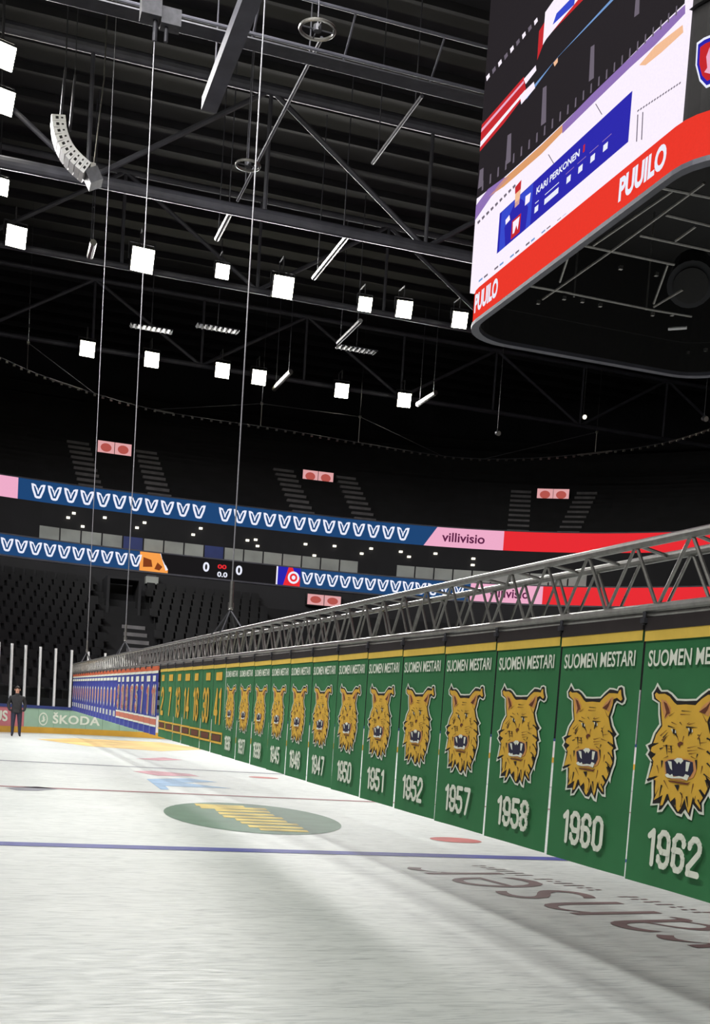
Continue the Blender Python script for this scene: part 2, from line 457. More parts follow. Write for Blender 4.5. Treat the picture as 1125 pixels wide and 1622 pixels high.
while s+1.5 < bc.l[-1]:
    PW = .75 if LA-.01 < s < LA+.75*34 else 1.5
    mid = s+PW/2
    mm = 'panel_green' if sg0-.1 < mid < sg1 else ('board_pink' if sg0-2.5 < mid < sg0 else 'panel_white')
    pm = MB(); bc.strip(pm, s+.006, s+PW-.006, .24, .98, 0, '_', .1); bpart(pm, 'board_panel', mm)
    pm = MB(); bc.strip(pm, s, s+PW, .0, .24, .02, '_', .1); bpart(pm, 'kick_plate', 'kick')
    pm = MB(); bc.strip(pm, s, s+PW, .98, 1.10, .03, '_', .16); bpart(pm, 'cap_rail', 'cap')
    pm = MB(); bc.strip(pm, s+.05, s+PW-.05, 1.10, 3.38, -.05, '_', .014); bpart(pm, 'glass_pane', 'glass')
    P, d, n_ = bc.pos(s); Q = P-n_*.06
    pm = MB(); pm.obb((Q.x, Q.y, 2.27), d*.035, n_*.04, Vector((0, 0, 1.17))); bpart(pm, 'glass_post', 'speaker_white')
    s += PW
# adverts on the boards
tm = MB(); s0 = bc.s_at(83, .55); s1 = bc.s_at(158, .55)
text_on(tm, 'ŠKODA', bc.fn(s0, .40, s1-s0, .46, .022), 'white_print', .03, 1.1)
bpart(tm, 'advert_lettering')
em = MB(); s0 = bc.s_at(68, .55)
fnb = bc.fn(s0, .57, 1, 1, .022)
for r0, r1, mm in ((.26, .21, 'white_print'), (.2, 0, 'panel_green')):
    pts = [fnb(r0*.85*math.cos(a*PI/16), r0*math.sin(a*PI/16)) for a in range(32)]
    if r1:
        pin = [fnb(r1*.85*math.cos(a*PI/16), r1*math.sin(a*PI/16)) for a in range(32)]
        em.add(pts+pin, [(a, (a+1) % 32, 32+(a+1) % 32, 32+a) for a in range(32)], mm)
fill(em, [fnb(u, v) for u, v in ((-.12, -.1), (-.02, -.04), (-.04, .1), (.03, .17), (.02, .05), (.08, .1), (.06, -.02), (.12, .0), (.03, -.12))], 'white_print')
bpart(em, 'advert_emblem')
tm = MB(); s1 = bc.s_at(17, .55)
text_on(tm, 'US', bc.fn(s1-1.0, .42, .8, .42, .022), 'white_print', .03)
bpart(tm, 'advert_lettering')

# ================================================================ BANNERS AND LIGHTING TRUSS
XB = 3.33
PITCHB = .929; YT0 = 5.42      # far edge of the nearest banner
def ztop(y): return 2.05+.00690*(y-4.91)
BH = 1.325
BW = PITCHB-.022
def ban(px_, py_, y_far):
    P = at(px_, py_, X=XB); return (y_far-P.y, P.z-ztop(y_far-.46))
# artwork of the lynx head is read off the 1960 banner (crop origin 880,1060, scale 7.371)
Y60 = YT0+PITCHB
def art(lst): return [ban(880+u/7.371, 1060+v/7.371, Y60) for u, v in lst]
outer = [(200,158),(225,205),(240,235),(290,232),(332,262),(380,322),(450,325),(540,322),(590,268),(650,218),(700,222),(735,235),(750,200),(790,188),(825,208),(832,290),(848,350),(830,402),(795,422),(740,392),(720,420),(700,500),(678,560),(700,660),(730,720),(760,762),(720,802),(732,870),(752,938),(716,955),(728,1040),(716,1120),(692,1180),(667,1260),(657,1335),(640,1300),(602,1385),(602,1495),(560,1485),(515,1420),(495,1552),(460,1535),(425,1475),(408,1520),(360,1502),(320,1442),(285,1385),(235,1470),(188,1478),(196,1402),(128,1412),(140,1330),(142,1165),(82,1194),(95,1130),(132,960),(90,890),(112,850),(90,795),(130,768),(160,670),(213,580),(205,480),(205,372),(152,332),(148,262),(175,220)]
black = [(202,195),(218,228),(236,252),(290,252),(325,280),(372,342),(450,346),(548,342),(600,288),(655,238),(700,242),(748,256),(760,220),(790,208),(808,222),(815,295),(828,350),(815,385),(795,400),(735,368),(705,410),(682,498),(660,560),(682,668),(712,728),(735,762),(702,798),(714,875),(730,925),(698,945),(708,1040),(698,1110),(674,1170),(650,1250),(628,1300),(585,1375),(588,1465),(555,1455),(508,1385),(482,1520),(440,1440),(405,1490),(365,1480),(335,1430),(290,1350),(230,1445),(205,1455),(215,1385),(150,1390),(162,1325),(162,1140),(105,1165),(115,1130),(152,960),(112,890),(132,850),(112,800),(148,778),(180,675),(232,590),(222,480),(222,362),(172,325),(165,268),(185,232)]
yellow = [(196,258),(215,275),(270,272),(312,300),(352,360),(378,385),(455,380),(540,388),(560,362),(600,320),(650,282),(705,282),(752,288),(768,250),(788,240),(792,300),(806,350),(785,372),(742,335),(700,352),(688,420),(662,498),(640,555),(662,672),(690,745),(650,730),(690,790),(695,880),(655,850),(700,915),(678,950),(690,1035),(650,980),(688,1090),(665,1150),(622,1100),(648,1210),(615,1290),(575,1230),(600,1320),(572,1370),(578,1440),(530,1370),(512,1310),(490,1420),(470,1480),(450,1400),(440,1330),(405,1430),(380,1470),(350,1410),(355,1320),(310,1370),(280,1290),(245,1400),(220,1410),(245,1300),(165,1355),(215,1220),(178,1300),(168,1140),(210,1110),(120,1128),(150,1030),(165,960),(150,930),(185,890),(140,855),(150,815),(215,775),(165,775),(190,690),(245,600),(238,480),(232,360),(190,318),(180,280)]
emb = MB()
def flat(pts, layer, mm):
    # front of a banner looks towards -X; local y runs away from the viewer's right
    fill(emb, [(-.0085-.0016*layer, -u, v) for u, v in pts], mm)
flat(art(outer), 0, 'white_print'); flat(art(black), 1, 'black_print'); flat(art(yellow), 2, 'gold')
for poly in ([(240,330),(285,345),(325,420),(320,470),(270,530),(250,440)], [(570,450),(610,390),(680,330),(705,330),(680,410),(655,500),(620,480)]):
    flat(art(poly), 3, 'tan_print')
for poly in ([(262,350),(290,370),(312,430),(318,470),(296,480),(270,520),(285,460)], [(575,455),(640,400),(680,345),(650,430),(625,475)]):
    flat(art(poly), 4, 'brown_print')
strokes = [  # fur, brows, wrinkles (x0,y0,x1,y1,width at start)
 (300,600,360,618,14),(460,610,560,612,16),(405,560,425,590,10),(420,445,510,452,9),(470,580,490,560,8),
 (350,640,385,720,26),(500,630,478,700,28),(255,720,300,660,12),(255,760,290,700,12),(225,835,260,815,14),
 (285,790,290,890,16),(325,800,330,880,14),(560,690,585,690,10),(575,720,585,800,10),(470,820,560,800,8),(470,850,560,840,8),(480,880,555,870,8),(300,830,350,835,8),(300,860,350,860,8),
 (640,720,720,760,18),(640,850,715,925,20),(640,970,705,1050,16),(610,1080,680,1140,14),(630,1140,650,1240,18),(575,1240,610,1330,18),(560,1340,590,1420,14),
 (460,1310,470,1420,16),(355,1340,365,1440,16),(290,1290,320,1390,14),(240,1200,215,1330,14),(180,1150,168,1340,12),(130,890,190,880,22),(150,960,165,1010,14),(110,1150,200,1105,18),(140,800,215,770,14),
 (245,950,240,1020,18),(545,940,550,1040,20),(560,880,545,920,12),(405,1270,430,1330,10),(520,1380,540,1300,10),(405,1420,420,1340,8),(310,500,360,460,8),(640,560,600,470,8)]
for x0, y0, x1, y1, wd in strokes:
    dx, dy = x1-x0, y1-y0; L = math.hypot(dx, dy); nx, ny = -dy/L*wd/2, dx/L*wd/2
    flat(art([(x0+nx, y0+ny), (x0-nx, y0-ny), (x1-nx*.15, y1-ny*.15), (x1+nx*.15, y1+ny*.15)]), 4, 'brown_print' if wd < 9 else 'black_print')
for cx_, cy_ in ((352, 655), (500, 645)):
    flat(art([(cx_-22, cy_-28), (cx_+20, cy_-12), (cx_+22, cy_+15), (cx_-5, cy_+22)]), 5, 'white_print')
    flat(art([(cx_-4, cy_-30), (cx_+16, cy_-22), (cx_+12, cy_+30), (cx_-6, cy_+22)]), 6, 'black_print')
flat(art([(385,775),(410,755),(438,768),(432,790),(412,786),(405,820),(388,800)]), 5, 'brown_print')
flat(art([(258,960),(300,935),(400,925),(480,935),(540,960),(548,1050),(520,1120),(440,1155),(330,1140),(275,1110)]), 4, 'tan_print')
flat(art([(275,965),(310,945),(400,935),(470,945),(520,965),(525,1050),(495,1110),(430,1110),(340,1105),(285,1080)]), 5, 'navy_print')
for tth in ([(300,955),(335,960),(340,1050),(322,1030)], [(462,960),(498,965),(478,1060),(458,1055)], [(355,945),(385,922),(425,925),(440,950),(415,985),(400,960),(385,985),(370,960)], [(275,1095),(300,1080),(320,1100),(340,1085),(350,1115),(400,1105),(440,1115),(455,1085),(490,1100),(470,1150),(420,1130),(330,1130),(290,1120)]):
    flat(art(tth), 6, 'white_print')
flat(art([(300,1150),(380,1160),(470,1175),(500,1160),(470,1195),(380,1178),(310,1165)]), 5, 'brown_print')
flat(art([(355,1195),(400,1195),(385,1260)]), 5, 'black_print')
for x0, y0, x1, y1 in ((230,700,290,640),(240,745,310,690),(255,800,350,800),(560,730,600,660),(575,770,640,760),(560,815,630,840),(300,905,255,930),(500,905,545,930),(380,700,395,760),(440,700,425,755),(410,480,500,485),(330,560,380,585),(480,585,540,565),(200,1000,215,1080),(600,1000,585,1080),(260,1150,300,1240),(520,1180,500,1280),(420,1280,415,1360)):
    L = math.hypot(x1-x0, y1-y0); nx, ny = -(y1-y0)/L*4, (x1-x0)/L*4
    flat(art([(x0+nx, y0+ny), (x0-nx, y0-ny), (x1-nx*.2, y1-ny*.2), (x1+nx*.2, y1+ny*.2)]), 4, 'brown_print')
lynx_me = emb.mesh('lynx_emblem')

def cloth_mesh(name, mm, hem, stripes, seed):
    rd = random.Random(seed); mb = MB(); N, K = 6, 14
    ph = rd.random()*6
    def g(u, v):   # gentle ripple towards the foot
        return (.004*math.sin(u*7+ph)*(-v/BH)**1.5, -u, v)
    vs = []
    for j in range(K+1):
        for i in range(N+1): vs.append(g(BW*i/N, -BH*j/K))
    fs = [(j*(N+1)+i, (j+1)*(N+1)+i, (j+1)*(N+1)+i+1, j*(N+1)+i+1) for j in range(K) for i in range(N)]
    mb.add(vs, fs, mm); return mb.mesh(name)
green_me = [cloth_mesh('cloth', 'green', None, None, q) for q in range(3)]
blue_me = cloth_mesh('cloth', 'blue_cloth', None, None, 5)
def flatmesh(name, items):
    mb = MB()
    for mm, u0, u1, v0, v1, l in items:
        x = -.009-.0015*l
        mb.add([(x, -u0, v0), (x, -u1, v0), (x, -u1, v1), (x, -u0, v1)], [(0, 1, 2, 3)], mm)
    return mb.mesh(name)
def bar_mesh(name, mm, v0, v1, x0=-.012, x1=.012):
    mb = MB(); mb.box((x0, 0, v0), (x1, -BW, v1), mm); return mb.mesh(name)
hem_me = bar_mesh('top_hem', 'hem', .0, .069); hemo_me = bar_mesh('top_hem', 'hem_orange', -.02, .069)
gold_me = flatmesh('top_stripe', [('gold_stripe', 0, BW, -.055, 0, 0)])
wst_me = flatmesh('top_stripe', [('white_print', 0, BW, -.075, -.02, 0)])
clip = MB(); clip.tube((-.021, 0, .03), (-.021, 0, .10), .010, 6); clip.box((-.034, -.02, .04), (-.010, .02, .066)); clip_me = clip.mesh('clip', 'steel_dark')
def lettering(name, body, u0, u1, v0, v1, mm, off=.0, back=None, lay=0):
    mb = MB()
    if back:
        d = .018
        text_on(mb, body, lambda u, v: (-.010, -(u0-d+(u1-u0+2*d)*u), v0-d+(v1-v0+2*d)*v), back, off+.02)
    text_on(mb, body, lambda u, v: (-.0125, -(u0+(u1-u0)*u), v0+(v1-v0)*v), mm, off)
    return mb.mesh(name)
def digit_paths(ch):
    a, b_, c, d, k, h = .09, .47, .09, .91, .12, .5
    six = [[(b_, d-.2), (b_, d-k), (b_-k, d), (a+k, d), (a, d-k), (a, c+k), (a+k, c), (b_-k, c), (b_, c+k), (b_, .44), (b_-k, .56), (a, .56)]]
    return {'0': [[(a+k, c), (b_-k, c), (b_, c+k), (b_, d-k), (b_-k, d), (a+k, d), (a, d-k), (a, c+k), (a+k, c)]],
     '1': [[(a+.04, d-.13), (.30, d), (.30, c)]],
     '2': [[(a, d-.2), (a, d-k), (a+k, d), (b_-k, d), (b_, d-k), (b_, .62), (a, .24), (a, c), (b_, c)]],
     '3': [[(a, d-.18), (a, d-k), (a+k, d), (b_-k, d), (b_, d-k), (b_, .6), (b_-.1, h), (b_, .4), (b_, c+k), (b_-k, c), (a+k, c), (a, c+k), (a, c+.18)], [(a+.14, h), (b_-.1, h)]],
     '4': [[(b_-.08, c), (b_-.08, d), (a, .33), (b_+.05, .33)]],
     '5': [[(b_, d), (a, d), (a, .56), (b_-k, .58), (b_, .46), (b_, c+k), (b_-k, c), (a+k, c), (a, c+k), (a, c+.18)]],
     '6': six, '9': [[(.56-x, 1-y) for x, y in six[0]]],
     '7': [[(a, d), (b_, d), (a+.13, c)]],
     '8': [[(a+k, h), (b_-k, h), (b_, h+k), (b_, d-k), (b_-k, d), (a+k, d), (a, d-k), (a, h+k), (a+k, h), (a, h-k), (a, c+k), (a+k, c), (b_-k, c), (b_, c+k), (b_, h-k), (b_-k, h)]]}[ch]
def block_digits(mb, word, fn, mm, t=.16):
    """heavy rounded figures; fn maps (0..1, 0..1) over the whole word"""
    adv_ = {'1': .50}; x = 0; pos = []
    for ch in word: pos.append(x); x += adv_.get(ch, .66)
    tot = x-.08; cnt = [0]
    def put(pts):
        cnt[0] += 1; q_ = [Vector(fn(p/tot, q)) for p, q in pts]
        if (q_[1]-q_[0]).cross(q_[2]-q_[0]).x > 0: q_.reverse()
        mb.add([(v.x-.0003*cnt[0], v.y, v.z) for v in q_], [tuple(range(len(q_)))], mm)
    for ch, x0 in zip(word, pos):
        for path in digit_paths(ch):
            for (ax, ay), (bx, by) in zip(path, path[1:]):
                L = math.hypot(bx-ax, by-ay); nx, ny = -(by-ay)/L*t/2, (bx-ax)/L*t/2
                put([(x0+ax+nx, ay+ny), (x0+ax-nx, ay-ny), (x0+bx-nx, by-ny), (x0+bx+nx, by+ny)])
            for ax, ay in path:
                put([(x0+ax+t/2*math.cos(q*PI/5), ay+t/2*math.sin(q*PI/5)) for q in range(10)])
def figures(name, word, u0, u1, v0, v1, mm, back=None):
    mb = MB()
    if back: block_digits(mb, word, lambda u, v: (-.010, -(u0+(u1-u0)*u), v0+(v1-v0)*v), back, .27)
    block_digits(mb, word, lambda u, v: (-.0125 if not back else -.026, -(u0+(u1-u0)*u), v0+(v1-v0)*v), mm, .16 if not back else .14)
    return mb.mesh(name)
sm_me = lettering('lettering', 'SUOMEN MESTARI', .06, BW-.05, -.19, -.105, 'white_print', .018)
def banner(name, y_far, label, group, cloth, hem, stripe, parts):
    root = empty(name, (XB, y_far, ztop(y_far-.46)))
    tag(root, label, 'banner', group)
    cl_ = link('cloth', cloth, root); link('top_hem', hem, root); link('top_stripe', stripe, cl_); link('clip', clip_me, root)
    for nm, me in parts: link(nm, me, cl_)
    return root
years = ['1962', '1960', '1958', '1957', '1952', '1951', '1950', '1947', '1946', '1945', '1938', '1937', '1936']
for i, yv in enumerate(years):
    banner('banner', YT0+PITCHB*i, 'green banner with yellow lynx head, SUOMEN MESTARI and the year %s' % yv, 'green championship banners on the truss',
           green_me[i % 3], hem_me, gold_me, [('lettering', sm_me), ('lynx_emblem', lynx_me),
           ('year', figures('year', yv, .19, .71, -1.225, -1.02, 'white_print'))])
bandg = flatmesh('lattice_band', [('gold', 0, BW, -1.03, -1.00, 0), ('gold', 0, BW, -1.17, -1.14, 0)] + [('gold', BW*q-.05 if q else 0, BW*q+.03 if q < 1 else BW, -1.14, -1.03, 0) for q in (0, 1)] + [('brown_print', .12, BW-.13, -1.13, -1.04, 0)])
for j, nv in enumerate(['41', '30', '16', '14', '13', '7', '2']):
    i = 13+j
    nm = flatmesh('name_strip', [('gold', .22+.1*(j % 3 == 1), .68-.12*(j % 4 == 2), -.235, -.115, 0)])
    wd = .56 if len(nv) > 1 else .38
    banner('banner', YT0+PITCHB*i, 'green banner with large yellow retired number %s' % nv, 'green retired number banners on the truss',
           green_me[i % 3], hem_me, gold_me, [('name_strip', nm), ('number', figures('number', nv, .46-wd/2, .46+wd/2, -.90, -.34, 'gold')), ('lattice_band', bandg)])
bandb = flatmesh('lattice_band', [('white_print', 0, BW, -1.0, -.96, 0), ('orange_print', 0, BW, -1.12, -1.0, 0), ('white_print', 0, BW, -1.16, -1.12, 0)])
YBL = YT0+PITCHB*20+.30
nums = ['11', '1', '7', '5', '17', '9', '10', '3']
for j in range(25):
    yf = YBL+PITCHB*j
    if j < 8:
        nm = flatmesh('name_strip', [('white_print', .18, .72 if j % 2 else .6, -.24, -.12, 0)])
        parts = [('name_strip', nm), ('number', figures('number', nums[j], .2 if len(nums[j]) > 1 else .3, .72 if len(nums[j]) > 1 else .62, -.92, -.32, 'orange_print', 'white_print')), ('lattice_band', bandb)]
        lab = 'blue banner with outlined orange retired number %s and striped foot' % nums[j]
        gr = 'blue retired number banners on the truss'
    else:
        if j == 8:
            hd = flatmesh('lettering', [('white_print', .06, BW-.06, -.2, -.12, 0)])
            eb = MB()
            fill(eb, [(-.010, -u, v) for u, v in ((.46, -.36), (.62, -.42), (.66, -.62), (.58, -.82), (.46, -.92), (.34, -.82), (.26, -.62), (.3, -.42))], 'white_print')
            fill(eb, [(-.0125, -u, v) for u, v in ((.46, -.42), (.56, -.46), (.60, -.62), (.53, -.78), (.46, -.84), (.39, -.78), (.32, -.62), (.36, -.46))], 'orange_print')
            ebm = eb.mesh('shield_emblem')
            yr = flatmesh('year', [('white_print', .24+.12*q, .32+.12*q, -1.15, -1.0, 0) for q in range(4)])
        parts = [('lettering', hd), ('shield_emblem', ebm), ('year', yr)]
        lab = 'blue championship banner with white and orange shield and small white year'
        gr = 'blue championship banners on the truss'
    banner('banner', yf, lab, gr, blue_me, hemo_me, wst_me, parts)

# box truss carrying the banners
TY0, TY1 = 3.2, YBL+PITCHB*24+.35
def tz(y): return 2.165+.00690*(y-4.91)
truss = empty('box_truss', (XB, TY0, tz(TY0)))
tag(truss, 'long grey aluminium box truss carrying the row of banners', 'truss')
invT = Matrix.Translation(-Vector(truss.location)); TH = .352
def tpart(mb, name, mm): o = mb.build(name, mm, truss); o.matrix_parent_inverse = invT; return o
for dx in (0, TH):
    for dz in (0, TH):
        cb = MB(); cb.tube((XB+dx, TY0, tz(TY0)+dz), (XB+dx, TY1, tz(TY1)+dz), .025, 10); tpart(cb, 'chord', 'steel')
pb = MB(); pb.tube((XB, TY0, tz(TY0)-.036), (XB, TY1, tz(TY1)-.036), .013, 8); tpart(pb, 'banner_pipe', 'steel')
NB = .52; nb = int((TY1-TY0)/NB); cnt = 0; far = MB()
for i in range(nb):
    y0 = TY0+i*NB+.06; ym = y0+NB/2; y1 = y0+NB
    segs = [((0, y0, 0), (0, ym, TH)), ((0, ym, TH), (0, y1, 0)), ((TH, y0, 0), (TH, ym, TH)), ((TH, ym, TH), (TH, y1, 0)),
            ((0, ym, TH), (TH, ym+NB*.45, TH)), ((0, y0, 0), (TH, ym, 0))]
    for a, b_ in segs:
        A = (XB+a[0], a[1], tz(a[1])+a[2]); B_ = (XB+b_[0], b_[1], tz(b_[1])+b_[2])
        if cnt < 298:
            q = MB(); q.tube(A, B_, .0105, 6); tpart(q, 'brace', 'steel'); cnt += 1
        else: far.tube(A, B_, .0105, 5)
tpart(far, 'far_braces', 'steel')['kind'] = 'stuff'
for y in (TY0, TY1):
    e = MB(); e.box((XB-.025, y-.02, tz(y)-.025), (XB+TH+.025, y+.02, tz(y)+.025)); e.box((XB-.025, y-.02, tz(y)+TH-.025), (XB+TH+.025, y+.02, tz(y)+TH+.025))
    e.box((XB-.025, y-.02, tz(y)), (XB+.025, y+.02, tz(y)+TH)); e.box((XB+TH-.025, y-.02, tz(y)), (XB+TH+.025, y+.02, tz(y)+TH)); tpart(e, 'end_frame', 'steel')

# chain hoists
for y, ztp, lab in ((17.4, 30.01, 'long thin hoist cable with grey hook and chain bridle over green banners'), (31.1, 18.6, 'thin hoist cable with motor at the roof above the blue banners'), (43.0, 30.01, 'thin hoist cable at the far end of the banner truss')):
    hz = tz(y)+TH+.02; cx_ = XB+TH/2
    h = empty('chain_hoist', (cx_, y, hz)); tag(h, lab, 'hoist')
    a = MB(); a.tube((0, 0, .55), (0, 0, ztp-hz), .011 if y < 20 else .014, 6); a.build('cable', 'cable', h)
    a = MB(); a.tube((0, 0, .46), (0, 0, .78), .030, 8); a.tube((0, 0, .38), (0, 0, .46), .045, 8); a.ring((0, 0, .36), .03, .012, 10, 6); a.build('hook', 'steel', h)
    for sy in (-1, 1):
        for sx in (-1, 1):
            a = MB(); a.tube((0, 0, .35), (sx*TH/2, sy*.32, .0), .014, 6); a.ring((sx*TH/2, sy*.32, -.01), .03, .012, 8, 5); a.build('sling', 'steel_dark', h)
    if y != 31.1: continue
    a = MB(); top = ztp-hz
    a.box((-.38, -.25, top), (.12, .25, top+.55)); a.box((.12, -.2, top-.1), (.62, .2, top+.3)); a.tube((0, 0, top-.5), (0, 0, top), .06, 8); a.tube((.28, 0, top-.45), (.28, 0, top), .05, 8)
    a.tube((-.1, 0, top+.5), (-.1, 0, 30.01-hz), .02, 6)
    a.build('hoist_motor', 'lampbody', h)

# ================================================================ LED RIBBONS
def vlogo(mb, fn):
    # letter V in outline with a smaller V inside
    o = [(0, 1), (.18, 1), (.33, .93), (.5, .5), (.67, .93), (.82, 1), (1, 1), (.93, .6), (.72, .06), (.6, 0), (.4, 0), (.28, .06), (.07, .6)]
    n = [(.14, .88), (.24, .86), (.36, .42), (.5, .18), (.64, .42), (.76, .86), (.86, .88), (.8, .6), (.62, .16), (.5, .08), (.38, .16), (.2, .6)]
    def ring_(a, mm, lay): fill(mb, [fn(u, v, lay) for u, v in a], mm)
    ring_(o, 'led_white', 0)
    ring_([(.17, .84), (.27, .84), (.5, .34), (.73, .84), (.83, .84), (.76, .58), (.6, .16), (.4, .16), (.24, .58)], 'led_blue', 1)
    ring_([(.36, .74), (.44, .74), (.5, .5), (.56, .74), (.64, .74), (.53, .3), (.47, .3)], 'led_white', 2)
def ribbon(off, z0, z1, segs, vruns, label):
    c = oval_curve(off); mid = (z0+z1)/2
    P, _, _ = c.pos(c.s_at(400, mid))
    root = empty('led_ribbon', (P.x, P.y, z0)); tag(root, label, 'display')
    iv = Matrix.Translation(-Vector(root.location))
    def part(mb, nm): o = mb.build(nm, None, root); o.matrix_parent_inverse = iv; return o
    S = lambda x: c.s_at(x, mid) if x not in (None,) else None
    smin, smax = c.l[-1]*.18, c.l[-1]*.86
    for x0, x1, mm in segs:
        a = smin if x0 is None else S(x0); b_ = smax if x1 is None else S(x1)
        k = a
        while k < b_-.01:          # display modules
            e = min(k+6, b_); mb = MB(); c.strip(mb, k, e, z0, z1, .10, mm, .12); part(mb, 'display_panel'); k = e
    f1 = MB(); c.strip(f1, smin, smax, z1, z1+.07, .16, 'roof_steel', .2); part(f1, 'trim')
    f1 = MB(); c.strip(f1, smin, smax, z0-.10, z0, .16, 'roof_steel', .2); part(f1, 'trim')
    for xs, fr in vruns:
        for x in xs:
            sc = S(x); hh = (z1-z0); wv = hh*.66*fr
            mb = MB(); vlogo(mb, lambda u, v, l: c.fn(sc-wv/2, z0+hh*.17, wv, hh*.66, .115+.004*l)(u, v)); part(mb, 'v_logo')
    return c, root, part, S
cU, rU, pU, SU = ribbon(0.0, 13.25, 14.55, [(None, 28, 'led_pink'), (28, 672, 'led_blue'), (672, 798, 'led_pink'), (798, None, 'led_red')],
    [([60+26.0*i-.055*i*i for i in range(11)] + [356+23.5*i for i in range(13)], 1.0)], 'upper curved display ribbon, navy with white V logos, pink and red')
mb = MB(); a = SU(700); b_ = SU(768)
text_on(mb, 'villivisio', cU.fn(a, 13.62, b_-a, .62, .115), 'led_maroon', .02); pU(mb, 'lettering')
mb = MB(); f_ = cU.fn(SU(672), 13.25, 1, 1, .113); fill(mb, [f_(-.02, 0), (f_(.0, 1.3)), f_(.85, 1.3)], 'led_blue'); fill(mb, [f_(-.05, 1.3), f_(.65, 1.3), f_(-.05, 0)], 'led_blue'); pU(mb, 'slanted_edge')
cL, rL, pL, SL = ribbon(-7.5, 8.98, 10.05, [(None, 221, 'led_blue'), (221, 266, 'led_orange'), (266, 437, 'led_black'), (437, 475, 'led_red'), (475, 745, 'led_blue'), (745, 860, 'led_pink'), (860, None, 'led_red')],
    [([10+22.7*i for i in range(10)], 1.0), ([486+20.0*i for i in range(13)], 1.0)], 'lower curved display ribbon with V logos, score panel and team panels')
# score digits and team panels
for body, x0, x1, z0, z1, mm in (('0', 321, 331, 9.3, 9.85, 'led_white'), ('0', 373, 383, 9.3, 9.85, 'led_white'), ('0.0', 344, 360, 9.08, 9.38, 'led_white'), ('00', 344, 358, 9.55, 9.8, 'led_red')):
    mb = MB(); a = SL(x0); b_ = SL(x1); text_on(mb, body, cL.fn(a, z0, b_-a, z1-z0, .12), mm, .03); pL(mb, 'score_digit')
mb = MB(); a = SL(221); f_ = cL.fn(a, 8.98, SL(266)-a, 1.1, .118)
for poly in ([(.12, .2), (.45, .25), (.4, .6), (.12, .7)], [(.52, .15), (.7, .1), (.8, .3), (.62, .5)]): fill(mb, [f_(u, v) for u, v in poly], 'led_brown')
fill(mb, [f_(u, v) for u, v in ((.72, 1), (.78, .7), (.92, .35), (1.0, .2), (1.02, 1.0))], 'led_black'); fill(mb, [f_(u, v) for u, v in ((.7, .98), (.75, .98), (.88, .5), (1.0, .18), (.92, .12), (.84, .45))], 'led_white'); pL(mb, 'team_graphic')
mb = MB(); a = SL(437); f_ = cL.fn(a, 8.98, SL(475)-a, 1.1, .118)
for poly, mm in (([(0, 0), (.06, 0), (.06, 1), (0, 1)], 'led_white'), ([(.06, 0), (.3, 0), (.5, 1), (.06, 1)], 'scr_blue'), ([(.8, .55), (1, .5), (1, 1), (.66, 1)], 'scr_blue')): fill(mb, [f_(u, v) for u, v in poly], mm)
for r0, mm, l in ((.30, 'led_white', 0), (.2, 'led_red', 1), (.1, 'led_white', 2)):
    fq = cL.fn(a, 8.98, SL(475)-a, 1.1, .122+.004*l); fill(mb, [fq(.72+r0*.8*math.cos(q*PI/10), .45+r0*1.1*math.sin(q*PI/10)) for q in range(20)], mm)
pL(mb, 'team_graphic')
mb = MB(); a = SL(775); b_ = SL(838); text_on(mb, 'villivisio', cL.fn(a, 9.27, b_-a, .55, .115), 'led_maroon', .02); pL(mb, 'lettering')

# ================================================================ VOMITORIES WITH SMALL SCREENS, STAIRS
cV = oval_curve(8.5)
def small_screen(c, x0, x1, zc, hgt, label, ztest, frame=True):
    a = c.s_at(x0, ztest); b_ = c.s_at(x1, ztest); P, d, n_ = c.pos((a+b_)/2)
    root = empty('entrance_screen', (P.x, P.y, zc-hgt/2)); tag(root, label, 'screen', 'small salmon screens over the stand entrances')
    iv = Matrix.Translation(-Vector(root.location))
    def part(mb, nm): o = mb.build(nm, None, root); o.matrix_parent_inverse = iv
    mb = MB(); c.strip(mb, a, b_, zc-hgt/2-.05, zc+hgt/2+.05, .5, 'black', .5); part(mb, 'housing')
    wd = (b_-a)/2
    for q in range(2):
        mb = MB(); s_ = a+q*wd; c.strip(mb, s_+.02, s_+wd-.02, zc-hgt/2, zc+hgt/2, .52, 'led_salmon')
        f_ = c.fn(s_, zc-hgt/2, wd, hgt, .53)
        fill(mb, [f_(.5+.32*math.cos(k*PI/8), .5+.34*math.sin(k*PI/8)) for k in range(16)], 'led_salmon2')
        part(mb, 'display_panel')
    return P, d, n_, a, b_
for x0, x1, y, lab in ((153, 207, 713, 'small salmon screen above the upper stand entrance behind the two hoist cables'), (477, 526, 758, 'small salmon screen above the upper stand entrance over the middle of the navy ribbon'), (851, 903, 786, 'small salmon screen above the upper stand entrance over the red ribbon')):
    # height follows from the sight line to the stand at that place
    zt = 18.8
    for _ in range(6):
        P, d, n_ = cV.pos(cV.s_at((x0+x1)/2, zt)); zt = at((x0+x1)/2, y, Y=P.y).z
    P, d, n_, a, b_ = small_screen(cV, x0, x1, zt, .85, lab, zt)
    v = empty('stand_entrance', (P.x, P.y, 14.9)); tag(v, 'dark stand entrance block with stairs, ' + lab.split('entrance ')[1], 'entrance')
    iv = Matrix.Translation(-Vector(v.location))
    def vp_(mb, nm, mm): o = mb.build(nm, mm, v); o.matrix_parent_inverse = iv
    mb = MB(); cV.strip(mb, a-.2, b_+.2, 14.9, zt-.472, .42, '_', 5.0); vp_(mb, 'entrance_block', 'wall')
    for sd in (-1, 1):
        for q in range(9):
            s0 = (a-1.9 if sd < 0 else b_+.45); P0, d0, n0 = cV.pos(s0+.7); C0 = P0+n0*(6.6-q*.95)
            mb = MB(); mb.obb((C0.x, C0.y, 14.85+q*.52), d0*.75, n0*.475, Vector((0, 0, .16))); vp_(mb, 'step', 'stair')
